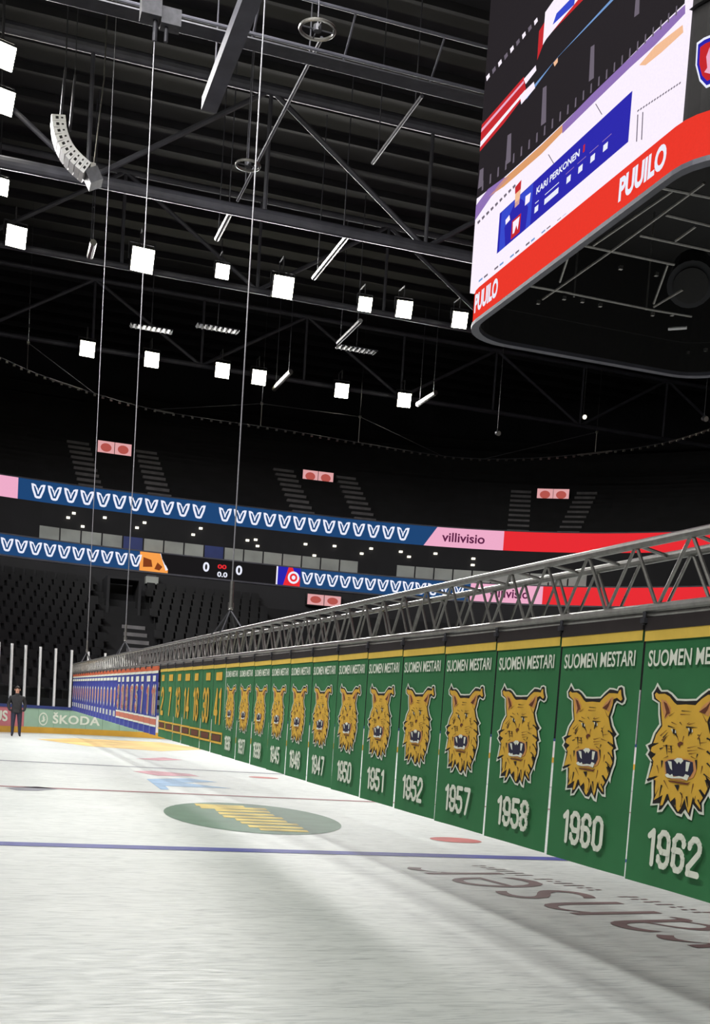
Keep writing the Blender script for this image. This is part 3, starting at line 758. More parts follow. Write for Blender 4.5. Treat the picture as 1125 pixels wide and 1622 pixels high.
small_screen(oval_curve(-9.2), 484, 538, 8.1, .6, 'small salmon screen under the lower display ribbon beside the team panel', 8.5)

# lower stand stairs and tunnel
st = empty('stand_stairs', (6.7, 53.6, 1.0)); tag(st, 'pale grey stairs rising through the dark lower seating stand', 'stairs')
def end_y(x, off):
    a = 37+off*.85; bb = 55.6+off; return BY+bb*(1-min(1, abs((x-BX)/a))**3)**(1/3)
XS0, XS1 = 6.0, 7.9
for i in range(2*11):
    off = R_OFF0+i*R_D/2; y = end_y(6.8, off); zz = R_Z0+i*R_H/2+.21
    mb = MB(); mb.box((XS0-6.7, y-53.6-.02, zz-.28-1.0), (XS1-6.7, y-53.6+R_D/2, zz-1.0+.02)); mb.build('step', 'stair', st)
tn = empty('stand_tunnel', (6.9, 63.4, 6.0)); tag(tn, 'dark tunnel opening at the head of the lower stand stairs', 'entrance')
mb = MB(); mb.box((-.9, -.6, -.3), (-.75, 2.2, 1.9)); mb.box((.75, -.6, -.3), (.9, 2.2, 1.9)); mb.box((-.9, -.6, 1.9), (.9, 2.2, 2.05)); mb.build('tunnel_frame', 'fascia', tn)
pj = empty('wall_projector', (8.3, 67, 8.9)); tag(pj, 'small pale box hanging under the orange team panel', 'projector')
P = at(240, 917, Y=end_y(8.2, -9.32)); pj.location = P
mb = MB(); mb.box((-.35, -.3, -.3), (.35, .3, .1)); mb.build('body', 'suite', pj); mb = MB(); mb.box((-.25, -.1, .08), (.25, .5, .2)); mb.build('bracket', 'lampbody', pj)

# ================================================================ SEATS
sm = MB()
sm.box((-.22, -.22, .38), (.22, .2, .45)); sm.add([(-.22, .18, .42), (.22, .18, .42), (.22, .3, .84), (-.22, .3, .84), (-.22, .24, .42), (.22, .24, .42), (.22, .35, .84), (-.22, .35, .84)],
       [(0, 1, 2, 3), (5, 4, 7, 6), (3, 2, 6, 7), (0, 3, 7, 4), (1, 5, 6, 2), (0, 4, 5, 1)])
sm.box((-.03, -.05, 0), (.03, .12, .38))
seat_me = sm.mesh('stadium_seat', 'seat'); nseat = 0; rest = MB()
for r in range(ROWS):
    off = R_OFF0+r*R_D+.40; zz = R_Z0+(r+1)*R_H
    for i in range(58):
        x = -6.5+i*.54+(r*37 % 11)*.049
        if XS0-.45 < x < XS1+.45: continue
        if r > 9 and 5.6 < x < 8.2: continue
        y = end_y(x, off); e = .02; sl = math.atan2(end_y(x+e, off)-end_y(x-e, off), 2*e)
        vis = px((x, y, zz+.5)); 
        if not (-10 < vis[0] < 420): continue
        if nseat < 300 and r >= 1:
            o = link('stadium_seat', seat_me); o.location = (x, y, zz); o.rotation_euler = (0, 0, sl)
            tag(o, 'dark folding stadium seat in the rows behind the rink glass', 'seat', 'dark seats of the lower stand'); nseat += 1
        else:
            mt = Matrix.Translation((x, y, zz)) @ Matrix.Rotation(sl, 4, 'Z')
            rest.add([mt @ Vector(v) for v in sm.v], sm.f)
if rest.v: tag(rest.build('stadium_seat_rows', 'seat'), 'dark rows of seats in the rest of the lower stand', 'seats', None, 'stuff')

# small lights in the suites
sl_me = MB(); sl_me.obb((0, 0, 0), (.10, 0, 0), (0, .10, 0), (0, 0, .06)); slm = sl_me.mesh('suite_light', 'glow_small')
for i, (x, y) in enumerate(((117, 813), (108, 820), (131, 834), (166, 820), (229, 828), (217, 836), (318, 837), (306, 847), (392, 856), (405, 855), (408, 865), (484, 862), (498, 880), (530, 865), (588, 869), (573, 877), (635, 874), (648, 882), (690, 877), (750, 885), (749, 895))):
    P = at(x, y, Y=72)
    for _ in range(5): P = at(x, y, Y=end_y(P.x, -2.57))
    if P.z > 12.92: P = at(x, y, z=12.9)
    o = link('suite_light', slm); o.location = P
    tag(o, 'small warm spotlight in the dark suites between the display ribbons', 'light', 'small suite lights')

# ================================================================ ROOF
def roof_truss(Y, zb, zt, label, xa=-30, xb=57, r=.24, step=7.2, ph=0., webr=.11):
    t = empty('roof_truss', (BX, Y, zb)); tag(t, label, 'truss', 'roof trusses across the arena')
    iv = Matrix.Translation(-Vector(t.location))
    def P_(mb, nm, mm='roof_steel'): o = mb.build(nm, mm, t); o.matrix_parent_inverse = iv
    hw = (37+23.2*.85)*(1-(abs(Y-BY)/(55.6+23.2))**3)**(1/3)+.3
    for z in (zb, zt):
        mb = MB(); mb.tube((BX-hw, Y, z), (BX+hw, Y, z), r, 12); P_(mb, 'chord')
    x = xa+ph; up = True
    while x < BX-hw: x += 2*step
    while x+step < min(xb, BX+hw):
        mb = MB(); mb.tube((x, Y, zb if up else zt), (x+step, Y, zt if up else zb), webr, 8); P_(mb, 'diagonal')
        mb = MB(); mb.tube((x+step, Y, zb), (x+step, Y, zt), webr*.8, 8); P_(mb, 'vertical')
        x += step; up = not up
    return t
roof_truss(49.2, 22.0, 27.0, 'heavy tubular roof truss nearest above the banners, in front of the lights', ph=4.4)
roof_truss(63.2, 23.9, 28.6, 'tubular roof truss carrying the row of large floodlights', r=.16)
roof_truss(80.2, 24.4, 28.8, 'tubular roof truss carrying the farther row of small floodlights', r=.16)
roof_truss(34.2, 25.6, 29.2, 'tubular roof truss above the scoreboard side', r=.2)
# catwalk with twin rails
cw = empty('catwalk', (10, 35.4, 21)); tag(cw, 'twin pale rails of the cross catwalk beneath the roof', 'catwalk'); iv = Matrix.Translation(-Vector(cw.location))
for y, z in ((34.9, 21.0), (35.5, 20.9), (34.2, 21.9)):
    mb = MB(); mb.tube((-12, y, z), (34, y, z), .05, 8); o = mb.build('rail', 'roof_steel', cw); o.matrix_parent_inverse = iv
for i in range(16):
    mb = MB(); mb.tube((-10+i*2.8, 34.2, 21.9), (-10+i*2.8, 35.5, 20.9), .035, 6); o = mb.build('cross_bar', 'roof_steel', cw); o.matrix_parent_inverse = iv
mb = MB(); mb.box((-12, 34.9, 20.86), (34, 35.5, 20.9)); o = mb.build('walkway', 'steel_dark', cw); o.matrix_parent_inverse = iv
for i in range(4):
    mb = MB(); mb.tube((-8+i*12, 34.9, 20.9), (-8+i*12, 34.3, 25.6), .03, 6); o = mb.build('hanger', 'roof_steel', cw); o.matrix_parent_inverse = iv
# long beams running down the hall
def long_member(name, pts, z, r, label, box=False, mm='roof_steel', cat='beam', group=None):
    A = at(*pts[0], z=z); B_ = at(*pts[1], z=z); A.x = B_.x = (A.x+B_.x)/2
    root = empty(name, A); tag(root, label, cat, group)
    mb = MB(); L = B_-A
    if box: mb.obb(L/2, (r, 0, 0), (0, L.length/2, 0), (0, 0, r*.8))
    else: mb.tube((0, 0, 0), L, r, 8)
    mb.build('bar', mm, root)
    for k in (.12, .88):
        mb = MB(); mb.tube(L*k, L*k+Vector((0, 0, 30.01-z)), .025, 6); mb.build('hanger', 'roof_steel', root)
    return root
long_member('roof_beam', ((400, -30), (337, 168)), 20, .24, 'thick grey box beam ending in the air beneath the roof', True)
long_member('roof_pipe', ((508, 60), (378, 318)), 21.5, .06, 'long pale pipe running past the ring fixtures')
long_member('roof_pipe', ((368, 338), (341, 378)), 22.5, .12, 'short bright duct below the heavy roof truss near the second hoist cable', mm='steel', group='short bright roof pipes')
long_member('roof_pipe', ((553, 374), (495, 440)), 22.5, .12, 'bright diagonal pipe below the heavy roof truss beside the floodlights', mm='steel', group='short bright roof pipes')
long_member('roof_pipe', ((572, 508), (535, 543)), 23, .12, 'dull pipe behind the row of large floodlights', group='short bright roof pipes')
long_member('roof_pipe', ((463, 589), (432, 616)), 23.4, .16, 'bright pipe beside the middle small floodlight', mm='steel', group='short bright roof pipes')
long_member('roof_pipe', ((690, 622), (662, 641)), 23.4, .16, 'bright pipe beside the last small floodlight before the scoreboard', mm='steel', group='short bright roof pipes')
long_member('roof_pipe', ((158, 386), (133, 404)), 22.8, .16, 'bright pale pipe between the first two large floodlights', mm='steel', group='short bright roof pipes')
long_member('roof_pipe', ((660, 150), (598, 260)), 24, .07, 'thin dark pipe under the roof beside the screen', group='short bright roof pipes')
# ring fixtures
for x, y, rad, lab in ((503, 47, .5, 'grey ring fixture hanging from the cross catwalk'), (393, 262, .42, 'grey ring fixture hanging in front of the heavy roof truss')):
    P = at(x, y, z=21.0); rf = empty('ring_fixture', P); tag(rf, lab, 'ring')
    mb = MB(); mb.ring((0, 0, 0), rad, .05, 32, 8); mb.build('hoop', 'steel', rf)
    mb = MB(); mb.tube((-rad, 0, 0), (rad, 0, 0), .02, 6); mb.tube((0, -rad, 0), (0, rad, 0), .02, 6); mb.tube((0, 0, -.05), (0, 0, .12), .12, 10); mb.build('spokes', 'steel_dark', rf)
    mb = MB(); mb.tube((0, 0, .1), (0, 0, 9.05), .02, 6); mb.build('hanger', 'roof_steel', rf)
for i, (x, y) in enumerate(((240, 520), (345, 520), (565, 553))):
    P = at(x, y, z=24.6); root = empty('roof_grille', P); tag(root, ['pale slatted grille under the roof between the first hoist cables', 'pale slatted grille under the roof beside the long hoist cable', 'pale slatted grille under the roof above the small floodlights'][i], 'grille')
    mb = MB(); mb.box((-1.3, -.4, -.03), (1.3, .4, .03)); mb.build('plate', 'roof_steel', root)
    for k in range(9): mb = MB(); mb.box((-1.2+k*.3-.05, -.36, -.09), (-1.2+k*.3+.05, .36, -.03)); mb.build('slat', 'fascia', root)
    mb = MB(); mb.tube((0, 0, 0), (0, 0, 5.45), .03, 6); mb.build('hanger', 'roof_steel', root)

# curtain rail ring with dotted runners
RP = [(-60, 540), (0, 564), (39, 586), (89, 603), (149, 623), (213, 643), (274, 655), (351, 667), (413, 675), (467, 683), (538, 696), (591, 705), (689, 721), (732, 726), (796, 728), (867, 725), (924, 719), (970, 714), (1009, 710), (1063, 700), (1123, 682), (1180, 655)]
zR = 20.5
rp = [at(x, y, z=zR) for x, y in RP]; dense = []
for i in range(len(rp)-1):
    p0, p1, p2, p3 = rp[max(0, i-1)], rp[i], rp[i+1], rp[min(len(rp)-1, i+2)]
    for k in range(6):
        t = k/6; dense.append(.5*((2*p1)+(p2-p0)*t+(2*p0-5*p1+4*p2-p3)*t*t+(3*p1-p0-3*p2+p3)*t**3))
for _ in range(30): dense = [dense[0]]+[(dense[i-1]+dense[i]*2+dense[i+1])/4 for i in range(1, len(dense)-1)]+[dense[-1]]
cr = Curve(dense)
ringt = empty('curtain_rail', (BX, 75, 20)); tag(ringt, 'thin curved rail with little runners sweeping round above the upper stand', 'rail'); iv = Matrix.Translation(-Vector(ringt.location))
mb = MB(); mb.path(dense, .03, 6); o = mb.build('rail', 'steel_dark', ringt); o.matrix_parent_inverse = iv
rm = MB(); rm.obb((0, 0, 0), (.07, 0, 0), (0, .07, 0), (0, 0, .06)); rme = rm.mesh('runner', 'steel')
for i in range(95):
    P, d, n_ = cr.pos(cr.l[-1]*(i+.5)/95); o = link('runner', rme, ringt); o.location = (P.x-BX, P.y-75, zR-20-.09)
for x0, x1 in ((78, 130), (245, 275), (915, 970), (1060, 1120)):  # highlights along the rail, modelled as thicker lengths of brighter steel
    q = [cr.pos(cr.s_at(x0+(x1-x0)*k/6, zR))[0] for k in range(7)]
    mb = MB(); mb.path([(p.x, p.y, zR-.02) for p in q], .06, 6); o = mb.build('rail_highlight', 'steel', ringt); o.matrix_parent_inverse = iv
tops = []
for x, yt in ((43, 543), (413, 639), (568, 660), (943, 684)):
    P, d, n_ = cr.pos(cr.s_at(x, zR)); zt = at(x, yt, Y=P.y).z; T = Vector((P.x, P.y, zt)); tops.append(T)
    mb = MB(); mb.tube((P.x, P.y, zR), T, .03, 6); mb.obb(T, (.07, 0, 0), (0, .07, 0), (0, 0, .07)); o = mb.build('stay_post', 'steel', ringt); o.matrix_parent_inverse = iv
    mb = MB(); mb.tube(T, (P.x, P.y, 30.01), .012, 5); o = mb.build('hanger', 'steel_dark', ringt); o.matrix_parent_inverse = iv
for T, x in ((tops[0], 149), (tops[1], 245), (tops[2], 700), (tops[3], 768)):
    Q = cr.pos(cr.s_at(x, zR))[0]; mb = MB(); mb.tube(T, (Q.x, Q.y, zR), .022, 6); o = mb.build('stay', 'steel_dark', ringt); o.matrix_parent_inverse = iv
mb = MB(); mb.tube(tops[1], tops[2], .022, 6); o = mb.build('stay', 'steel_dark', ringt); o.matrix_parent_inverse = iv

# line array loudspeaker
Ys = 46.6
cl = [(91.5, 190), (92.5, 200), (93.5, 210), (96, 220), (99.5, 230), (104, 239), (109.5, 247.5), (116, 255), (123, 262), (130.5, 268.5), (137, 274)]
root = empty('line_array_speaker', at(100, 240, Y=Ys)); tag(root, 'white curved line array loudspeaker hanging from the roof', 'loudspeaker'); iv = Matrix.Translation(-Vector(root.location))
def spk(mb, nm, mm): o = mb.build(nm, mm, root); o.matrix_parent_inverse = iv; return o
cp = [at(x, y, Y=Ys) for x, y in cl]
for i in range(len(cp)-1):
    A, B_ = cp[i], cp[i+1]; t = (B_-A); h = t.length/2*.95; t.normalize(); n_ = Vector((t.z, 0, -t.x)); c_ = (A+B_)/2
    mb = MB(); mb.obb(c_, n_*.25, Vector((0, .45, 0)), t*h); o = spk(mb, 'cabinet', 'speaker_white')
    mb = MB(); mb.obb(c_+n_*.06-Vector((0, .451, 0)), n_*.055, Vector((0, .008, 0)), t*h*.45); spk(mb, 'handle_slot', 'black'); mb = MB(); mb.obb(c_-n_*.12-Vector((0, .451, 0)), n_*.04, Vector((0, .008, 0)), t*h*.25); spk(mb, 'handle_slot', 'black')
A = cp[0]
mb = MB(); mb.tube(A+Vector((.1, 0, 0)), (A.x+.2, Ys, A.z+1.9), .05, 8); mb.tube(A+Vector((.45, 0, -.3)), (A.x+.55, Ys, A.z+1.7), .05, 8); mb.tube((A.x+.55, Ys, A.z+1.7), (A.x+.55, Ys, 30.01), .02, 6); mb.tube((A.x+.2, Ys, A.z+1.9), (A.x+.2, Ys, 30.01), .03, 6); spk(mb, 'hanger', 'steel_dark')
B_ = cp[-1]
mb = MB(); mb.tube(B_+Vector((.25, 0, .3)), at(165, 125, Y=Ys), .03, 6); mb.obb(B_+Vector((.2, 0, .25)), (.12, 0, 0), (0, .12, 0), (0, 0, .12)); mb.tube(at(165, 125, Y=Ys), at(165, 125, Y=Ys)+Vector((0, 0, 30.01-at(165, 125, Y=Ys).z)), .03, 6); spk(mb, 'stay', 'steel')
mb = MB(); mb.obb(B_+Vector((.25, 0, -.15)), (.22, 0, .12), (0, .4, 0), (-.12, 0, .22)); spk(mb, 'end_frame', 'lampbody')

# ================================================================ FLOODLIGHTS
body = MB(); body.box((-.5, -.12, -.5), (.5, .28, .5)); body.box((-.36, .28, -.36), (.36, .5, .36))
for q in range(5): body.box((-.4+q*.2-.02, .5, -.3), (-.4+q*.2+.02, .6, .3))
fl_body = body.mesh('housing', 'lampbody')
face = MB(); face.box((-.48, -.16, -.48), (.48, -.12, .48)); fl_face = face.mesh('lens', 'glow')
yoke = MB(); yoke.tube((-.58, .1, 0), (-.58, .1, .75), .035, 6); yoke.tube((.58, .1, 0), (.58, .1, .75), .035, 6); yoke.tube((-.58, .1, .75), (.58, .1, .75), .035, 6); yoke.tube((0, .1, .75), (0, .1, 1.5), .04, 6); fl_yoke = yoke.mesh('yoke', 'steel_dark')
beam = bpy.data.lights.new('lamp_beam', 'SPOT'); beam.energy = LAMP_WATTS; beam.spot_size = math.radians(95); beam.spot_blend = .6; beam.color = (1, .985, .965); beam.shadow_soft_size = 1.3
beam2 = beam.copy(); beam2.energy = LAMP_WATTS*2.3
def flood(P, size, label, group, power=1., light=True, mount=None, suffix=''):
    root = empty('floodlight'+suffix, P); root.scale = (size, size, size)
    T = Vector((BX*.6+P[0]*.4, min(P[1]-14, 24) if P[1] > 35 else P[1]+17, 0))
    d = T-Vector(P); yaw = math.atan2(d.x, -d.y)
    root.rotation_euler = (0, 0, yaw)
    tag(root, label, 'floodlight', group)
    el = math.atan2(-d.z, math.hypot(d.x, d.y))*.62
    for me, nm in ((fl_body, 'housing'), (fl_face, 'lens')):
        o = link(nm+(suffix if nm == 'lens' else ''), me, root); o.rotation_euler = (el, 0, 0)
    link('yoke', fl_yoke, root)
    # arm from the yoke to the truss chord, or a rod to the roof deck
    T0 = Matrix.Translation(P) @ Matrix.Rotation(yaw, 4, 'Z') @ Matrix.Scale(size, 4)
    a_ = T0 @ Vector((0, .1, 1.48)); mb = MB()
    if mount: mb.tube(a_, (a_.x, mount[0], a_.z), .04, 6); mb.tube((a_.x, mount[0], a_.z+.03), (a_.x, mount[0], mount[1]), .04, 6)
    else: mb.tube(a_, (a_.x, a_.y, 30.01), .035, 6)
    o = mb.build('mounting_arm', 'steel_dark', root); o.matrix_parent_inverse = T0.inverted()
    if light:
        lo = bpy.data.objects.new('lamp_beam'+suffix, beam2 if power > 1 else beam); col.objects.link(lo); lo.parent = root; lo.location = (0, -.35, -.25)
        lo.rotation_euler = (math.radians(90)-el*1.4-.02, 0, 0)
        lo.rotation_euler = Vector((0, -math.cos(el*1.5), -math.sin(el*1.5))).to_track_quat('-Z', 'Y').to_euler()
near = 'large floodlights of the front row'; farg = 'small floodlights of the back row'
ROW1 = ((25, 375, .98, 'large floodlight at the open end of the front row, beside the speaker'), (225, 412, 1.15, 'largest glowing floodlight of the front row near the second hoist cable'), (352, 430, .72, 'smaller floodlight of the front row just beside the long hoist cable'), (448, 455, 1.1, 'large glowing floodlight of the front row right of the long hoist cable'), (578, 482, .74, 'smaller half-turned floodlight in the middle of the front row'), (640, 490, .88, 'floodlight of the front row second from the scoreboard'), (728, 507, .85, 'floodlight of the front row touching the scoreboard corner'))
for x, y, s_, lab in ROW1: flood(at(x, y, Y=62.2), s_, lab, near, mount=(63.2, 23.9))
for i, (x, y) in enumerate(((138, 553), (240, 570), (352, 587), (410, 598), (541, 619), (640, 634))):
    flood(at(x, y, Y=79.3), .95, ['small floodlight of the back row between the two left hoist cables', 'small floodlight of the back row just right of the second hoist cable', 'small floodlight of the back row crossed by the long hoist cable', 'small floodlight of the back row beside a bright pipe', 'small floodlight of the back row under the slatted grille', 'small floodlight of the back row nearest the scoreboard'][i], farg, mount=(80.2, 24.4))
for x, y, s_, lab in ((4, 88, .8, 'bluish floodlight highest on the speaker side of the roof'), (3, 160, .85, 'floodlight beside the line array loudspeaker'), (0, 295, .7, 'floodlight below the line array loudspeaker')):
    flood(at(x, y, z=24), s_, lab, 'floodlights along the side of the hall')
for yy in (29, 12, -6):
    for xx in (-4, .5, 5):
        flood(Vector((xx, yy, 25)), 1.0, 'floodlight of the rows over the near half of the rink', 'floodlights over the near half of the rink', suffix='_offscreen')

for yy in (-10, 2, 13, 24, 33):
    flood(Vector((-15, yy, 23)), 1.0, 'floodlight of the side row above the near stand', 'floodlights of the side row', power=2.4, suffix='_offscreen')

# ================================================================ SCOREBOARD CUBE
SX0, SX1, SY0, SY1, SZ0, SZ1 = 9.88, 16.6, 15.35, 25.15, 10.2, 18.0
sbx = empty('scoreboard_cube', ((SX0+SX1)/2, (SY0+SY1)/2, SZ0)); tag(sbx, 'huge hanging scoreboard cube with video screens and a red advert band', 'scoreboard'); iv = Matrix.Translation(-Vector(sbx.location))
def sp(mb, nm, mm=None, lab=None, par=None):
    o = mb.build(nm, mm, sbx); o.matrix_parent_inverse = iv
    if lab: o['label'] = lab
    return o
def rr(x0, x1, y0, y1, r, n=8):
    pts = []
    for cx_, cy_, a0 in ((x1-r, y1-r, 0), (x0+r, y1-r, 90), (x0+r, y0+r, 180), (x1-r, y0+r, 270)):
        for i in range(n+1):
            a = math.radians(a0+90*i/n); pts.append((cx_+r*math.cos(a), cy_+r*math.sin(a)))
    return pts
def wallring(mb, pts, z0, z1, mm, th=.15, inner=None):
    n = len(pts); cx_, cy_ = (SX0+SX1)/2, (SY0+SY1)/2
    inn = [(p[0]+(cx_-p[0])*th/4, p[1]+(cy_-p[1])*th/4) for p in pts]
    vs = [(p[0], p[1], z0) for p in pts]+[(p[0], p[1], z1) for p in pts]+[(p[0], p[1], z0) for p in inn]+[(p[0], p[1], z1) for p in inn]
    fs = []; fi = []
    for i in range(n):
        j = (i+1) % n
        fs.append((i, j, n+j, n+i)); fi += [(2*n+j, 2*n+i, 3*n+i, 3*n+j), (j, i, 2*n+i, 2*n+j), (n+i, n+j, 3*n+j, 3*n+i)]
    k = len(mb.v); mb.add(vs, fs, mm); i_ = mb._m(inner or mm)
    for f in fi: mb.f.append(tuple(a+k for a in f)); mb.mi.append(i_)
pr = rr(SX0, SX1, SY0, SY1, 1.15)
mb = MB(); wallring(mb, pr, SZ0+.05, SZ0+.72, 'scr_band', .15, 'black'); sp(mb, 'red_band', None, 'glowing red advert band')
mb = MB(); wallring(mb, rr(SX0-.02, SX1+.02, SY0-.02, SY1+.02, 1.15), SZ0-.03, SZ0+.05, 'roof_steel'); sp(mb, 'bottom_rim')
mb = MB(); wallring(mb, rr(SX0+.06, SX1-.06, SY0+.06, SY1-.06, 1.1), SZ0+.72, SZ1, 'black'); sp(mb, 'casing')
mb = MB(); mb.add([(p[0], p[1], SZ1-.05) for p in pr], [tuple(range(len(pr)))], 'black'); sp(mb, 'top_deck')
mb = MB(); mb.add([(p[0], p[1], SZ0+2.4) for p in pr], [tuple(range(len(pr)-1, -1, -1))], 'black'); sp(mb, 'inner_deck')
for x, y in ((SX0+1, SY0+1.2), (SX1-1, SY0+1.2), (SX0+1, SY1-1.2), (SX1-1, SY1-1.2)):
    mb = MB(); mb.tube((x, y, SZ1-.1), (x, y, 30.1), .04, 6); sp(mb, 'hoist_cable', 'cable')
# band lettering on the side face
for x0, x1, yb0, yb1 in ((982, 1056, 0, 0), (745, 789, 0, 0)):
    A = at(x0, 300 if x0 > 900 else 480, X=SX0); B_ = at(x1, 255 if x0 > 900 else 462, X=SX0)
    if x0 < 900: B_ = at(789, 462, X=SX0); A = B_.copy(); A.y = min(B_.y+1.5, SY1-1.0)
    mb = MB(); text_on(mb, 'PUUILO', lambda u, v: (SX0-.012, A.y+(B_.y-A.y)*u, SZ0+.20+.40*v), 'led_white', .045, 1.0); sp(mb, 'band_lettering')
# side screen
YF, YN = 24.45, 16.42
mb = MB(); mb.box((SX0-.02, YN, SZ0+.73), (SX0+.08, YF, 17.6), 'scr_ice'); scr = sp(mb, 'video_screen', None, 'large video screen showing a bright rink and a blue caption')
gm = MB()
def onscreen(lst, mm, lay):
    pts = []
    for x, y in lst:
        P = at(x, y, X=SX0); pts.append((SX0-.022-.002*lay, max(YN, min(YF, P.y)), max(SZ0+.74, min(17.6, P.z))))
    fill(gm, pts, mm)
def sq(y0, y1, z0, z1, mm, lay):
    fill(gm, [(SX0-.022-.002*lay, y0, z0), (SX0-.022-.002*lay, y1, z0), (SX0-.022-.002*lay, y1, z1), (SX0-.022-.002*lay, y0, z1)], mm)
onscreen([(750, 322), (800, 282), (860, 228), (900, 190), (980, 112), (1040, 50), (1087, 6), (1092, -90), (1092, -260), (780, -60), (768, 100)], 'scr_dark', 1)
onscreen([(757, 246), (800, 196), (836, 148), (832, 122), (790, 170), (759, 205)], 'scr_red', 2)
onscreen([(757, 240), (834, 148), (834, 143), (757, 232)], 'scr_ice', 3)
onscreen([(759, 216), (832, 132), (832, 128), (759, 211)], 'led_pink', 3)
onscreen([(853, 96), (866, 62), (940, -14), (960, -60), (945, -60), (880, 10), (856, 50)], 'scr_red', 2)
onscreen([(862, 72), (866, 20), (880, 0), (925, -40), (928, -12), (868, 62)], 'scr_ice', 3)
onscreen([(878, 40), (884, 22), (915, -10), (912, 8)], 'scr_blue2', 4)
onscreen([(836, 150), (885, 92), (975, 0), (980, -10), (970, 0), (880, 98), (836, 158)], 'scr_cyan', 3)
onscreen([(828, 166), (850, 140), (848, 130), (826, 152)], 'scr_ice', 4)
onscreen([(851, 104), (852, 112), (835, 134), (832, 126)], 'scr_ice', 4)
onscreen([(879, 100), (886, 92), (886, 99), (881, 106)], 'scr_pale', 4)
for i in range(9):
    x = 772+i*9.5; y = 122-i*11; onscreen([(x, y), (x+5, y-6), (x+6, y), (x+1, y+7)], 'scr_grey' if i % 2 else 'scr_ice', 2)
onscreen([(752, 330), (775, 300), (800, 282), (810, 280), (780, 312), (752, 352)], 'scr_purple', 2)
onscreen([(776, 312), (800, 284), (860, 230), (893, 198), (893, 210), (860, 244), (800, 296)], 'scr_orange', 2)
onscreen([(893, 198), (940, 150), (1000, 92), (1040, 52), (1088, 8), (1088, 22), (1040, 72), (1000, 108), (940, 166), (893, 212)], 'scr_purple', 2)
for i in range(26):
    x = 765+i*12.3; y = 300-i*10.9-max(0, i-8)*.25
    onscreen([(x, y+3), (x+1, y-12), (x+3, y-14), (x+2.5, y+1)], 'scr_grey', 3)
for x, y0, y1 in ((806, 215, 262), (862, 140, 200), (938, 75, 130), (1010, -10, 28), (762, 270, 300)):
    onscreen([(x-3, y1), (x, y0), (x+6, y0-4), (x+5, y1-6)], 'scr_grey', 2)
onscreen([(1015, 104), (1040, 74), (1084, 40), (1085, 52), (1050, 84), (1025, 104)], 'scr_pale', 2)
A = at(790, 398, X=SX0); B_ = at(1000, 228, X=SX0); C_ = at(1002, 143, X=SX0); D_ = at(793, 342, X=SX0)
y0, y1 = (A.y+D_.y)/2, (B_.y+C_.y)/2; z0, z1 = (A.z+B_.z)/2, (C_.z+D_.z)/2; bw, bh = y1-y0, z1-z0
sq(y0, y1, z0, z1, 'scr_blue', 3)
def inbox(u0, u1, v0, v1, mm, lay): sq(y0+bw*u0, y0+bw*u1, z0+bh*v0, z0+bh*v1, mm, lay)
inbox(.02, .30, .0, .98, 'scr_blue2', 4)
for poly, mm, l in (([(.08, 0), (.26, 0), (.27, .5), (.22, .78), (.19, .9), (.14, .9), (.1, .72), (.06, .5)], 'scr_blue', 5), ([(.13, .05), (.21, .05), (.21, .5), (.13, .5)], 'scr_red', 6), ([(.145, .78), (.185, .78), (.19, 1.2), (.14, 1.2)], 'scr_pale', 5), ([(.14, 1.12), (.19, 1.12), (.19, 1.34), (.135, 1.3)], 'scr_red', 6), ([(.145, .15), (.16, .15), (.175, .3), (.19, .15), (.2, .45), (.14, .45)], 'scr_ice', 7), ([(.24, .6), (.28, .6), (.285, .8), (.24, .82)], 'scr_ice', 6), ([(.07, .55), (.11, .58), (.1, .72), (.065, .68)], 'scr_ice', 6)):
    fill(gm, [(SX0-.022-.002*l, y0+bw*u, z0+bh*v) for u, v in poly], mm)
text_on(gm, 'KARI PERKONEN', lambda u, v: (SX0-.034, y0+bw*(.335+.33*u), z0+bh*(.62+.16*v)), 'led_white', .03)
text_on(gm, '1', lambda u, v: (SX0-.034, y0+bw*(.69+.012*u), z0+bh*(.62+.16*v)), 'scr_red', .03)
for u0, u1, v0, v1 in ((.33, .36, .2, .34), (.41, .52, .2, .33), (.41, .52, .42, .44), (.33, .36, .42, .44)) + tuple((.58+.085*q, .61+.085*q, .24, .38) for q in range(4)): inbox(u0, u1, v0, v1, 'led_white', 5)
for q in range(4): inbox(.57+.085*q, .63+.085*q, .47, .49, 'scr_purple', 5)
for i in range(40):
    x = 752+i*8.3; y = 455-i*6.35
    if i % 3: onscreen([(x, y-4), (x+6, y-9), (x+6, y-6), (x, y-1)], 'scr_cyan' if i % 2 else 'scr_grey', 2)
for a, b_ in (((870, 245), (880, 262)), ((945, 165), (955, 182)), ((1012, 182), (1010, 225)), ((1020, 178), (1018, 222))):
    onscreen([(a[0], a[1]), (a[0]+1.6, a[1]), (b_[0]+1.6, b_[1]), (b_[0], b_[1])], 'scr_grey', 2)
for i in range(16):
    x = 1012+i*4.4; onscreen([(x, 176-i*2.9), (x+3, 173-i*2.9), (x+3, 175.5-i*2.9), (x, 178.5-i*2.9)], 'scr_grey', 2)
for i in range(9):
    x = 758+i*7; onscreen([(x, 352-i*7), (x+4, 348-i*7), (x+5, 351-i*7), (x+1, 356-i*7)], 'scr_grey', 2)
gm.v = [tuple(v) for v in gm.v]
sp(gm, 'screen_picture')
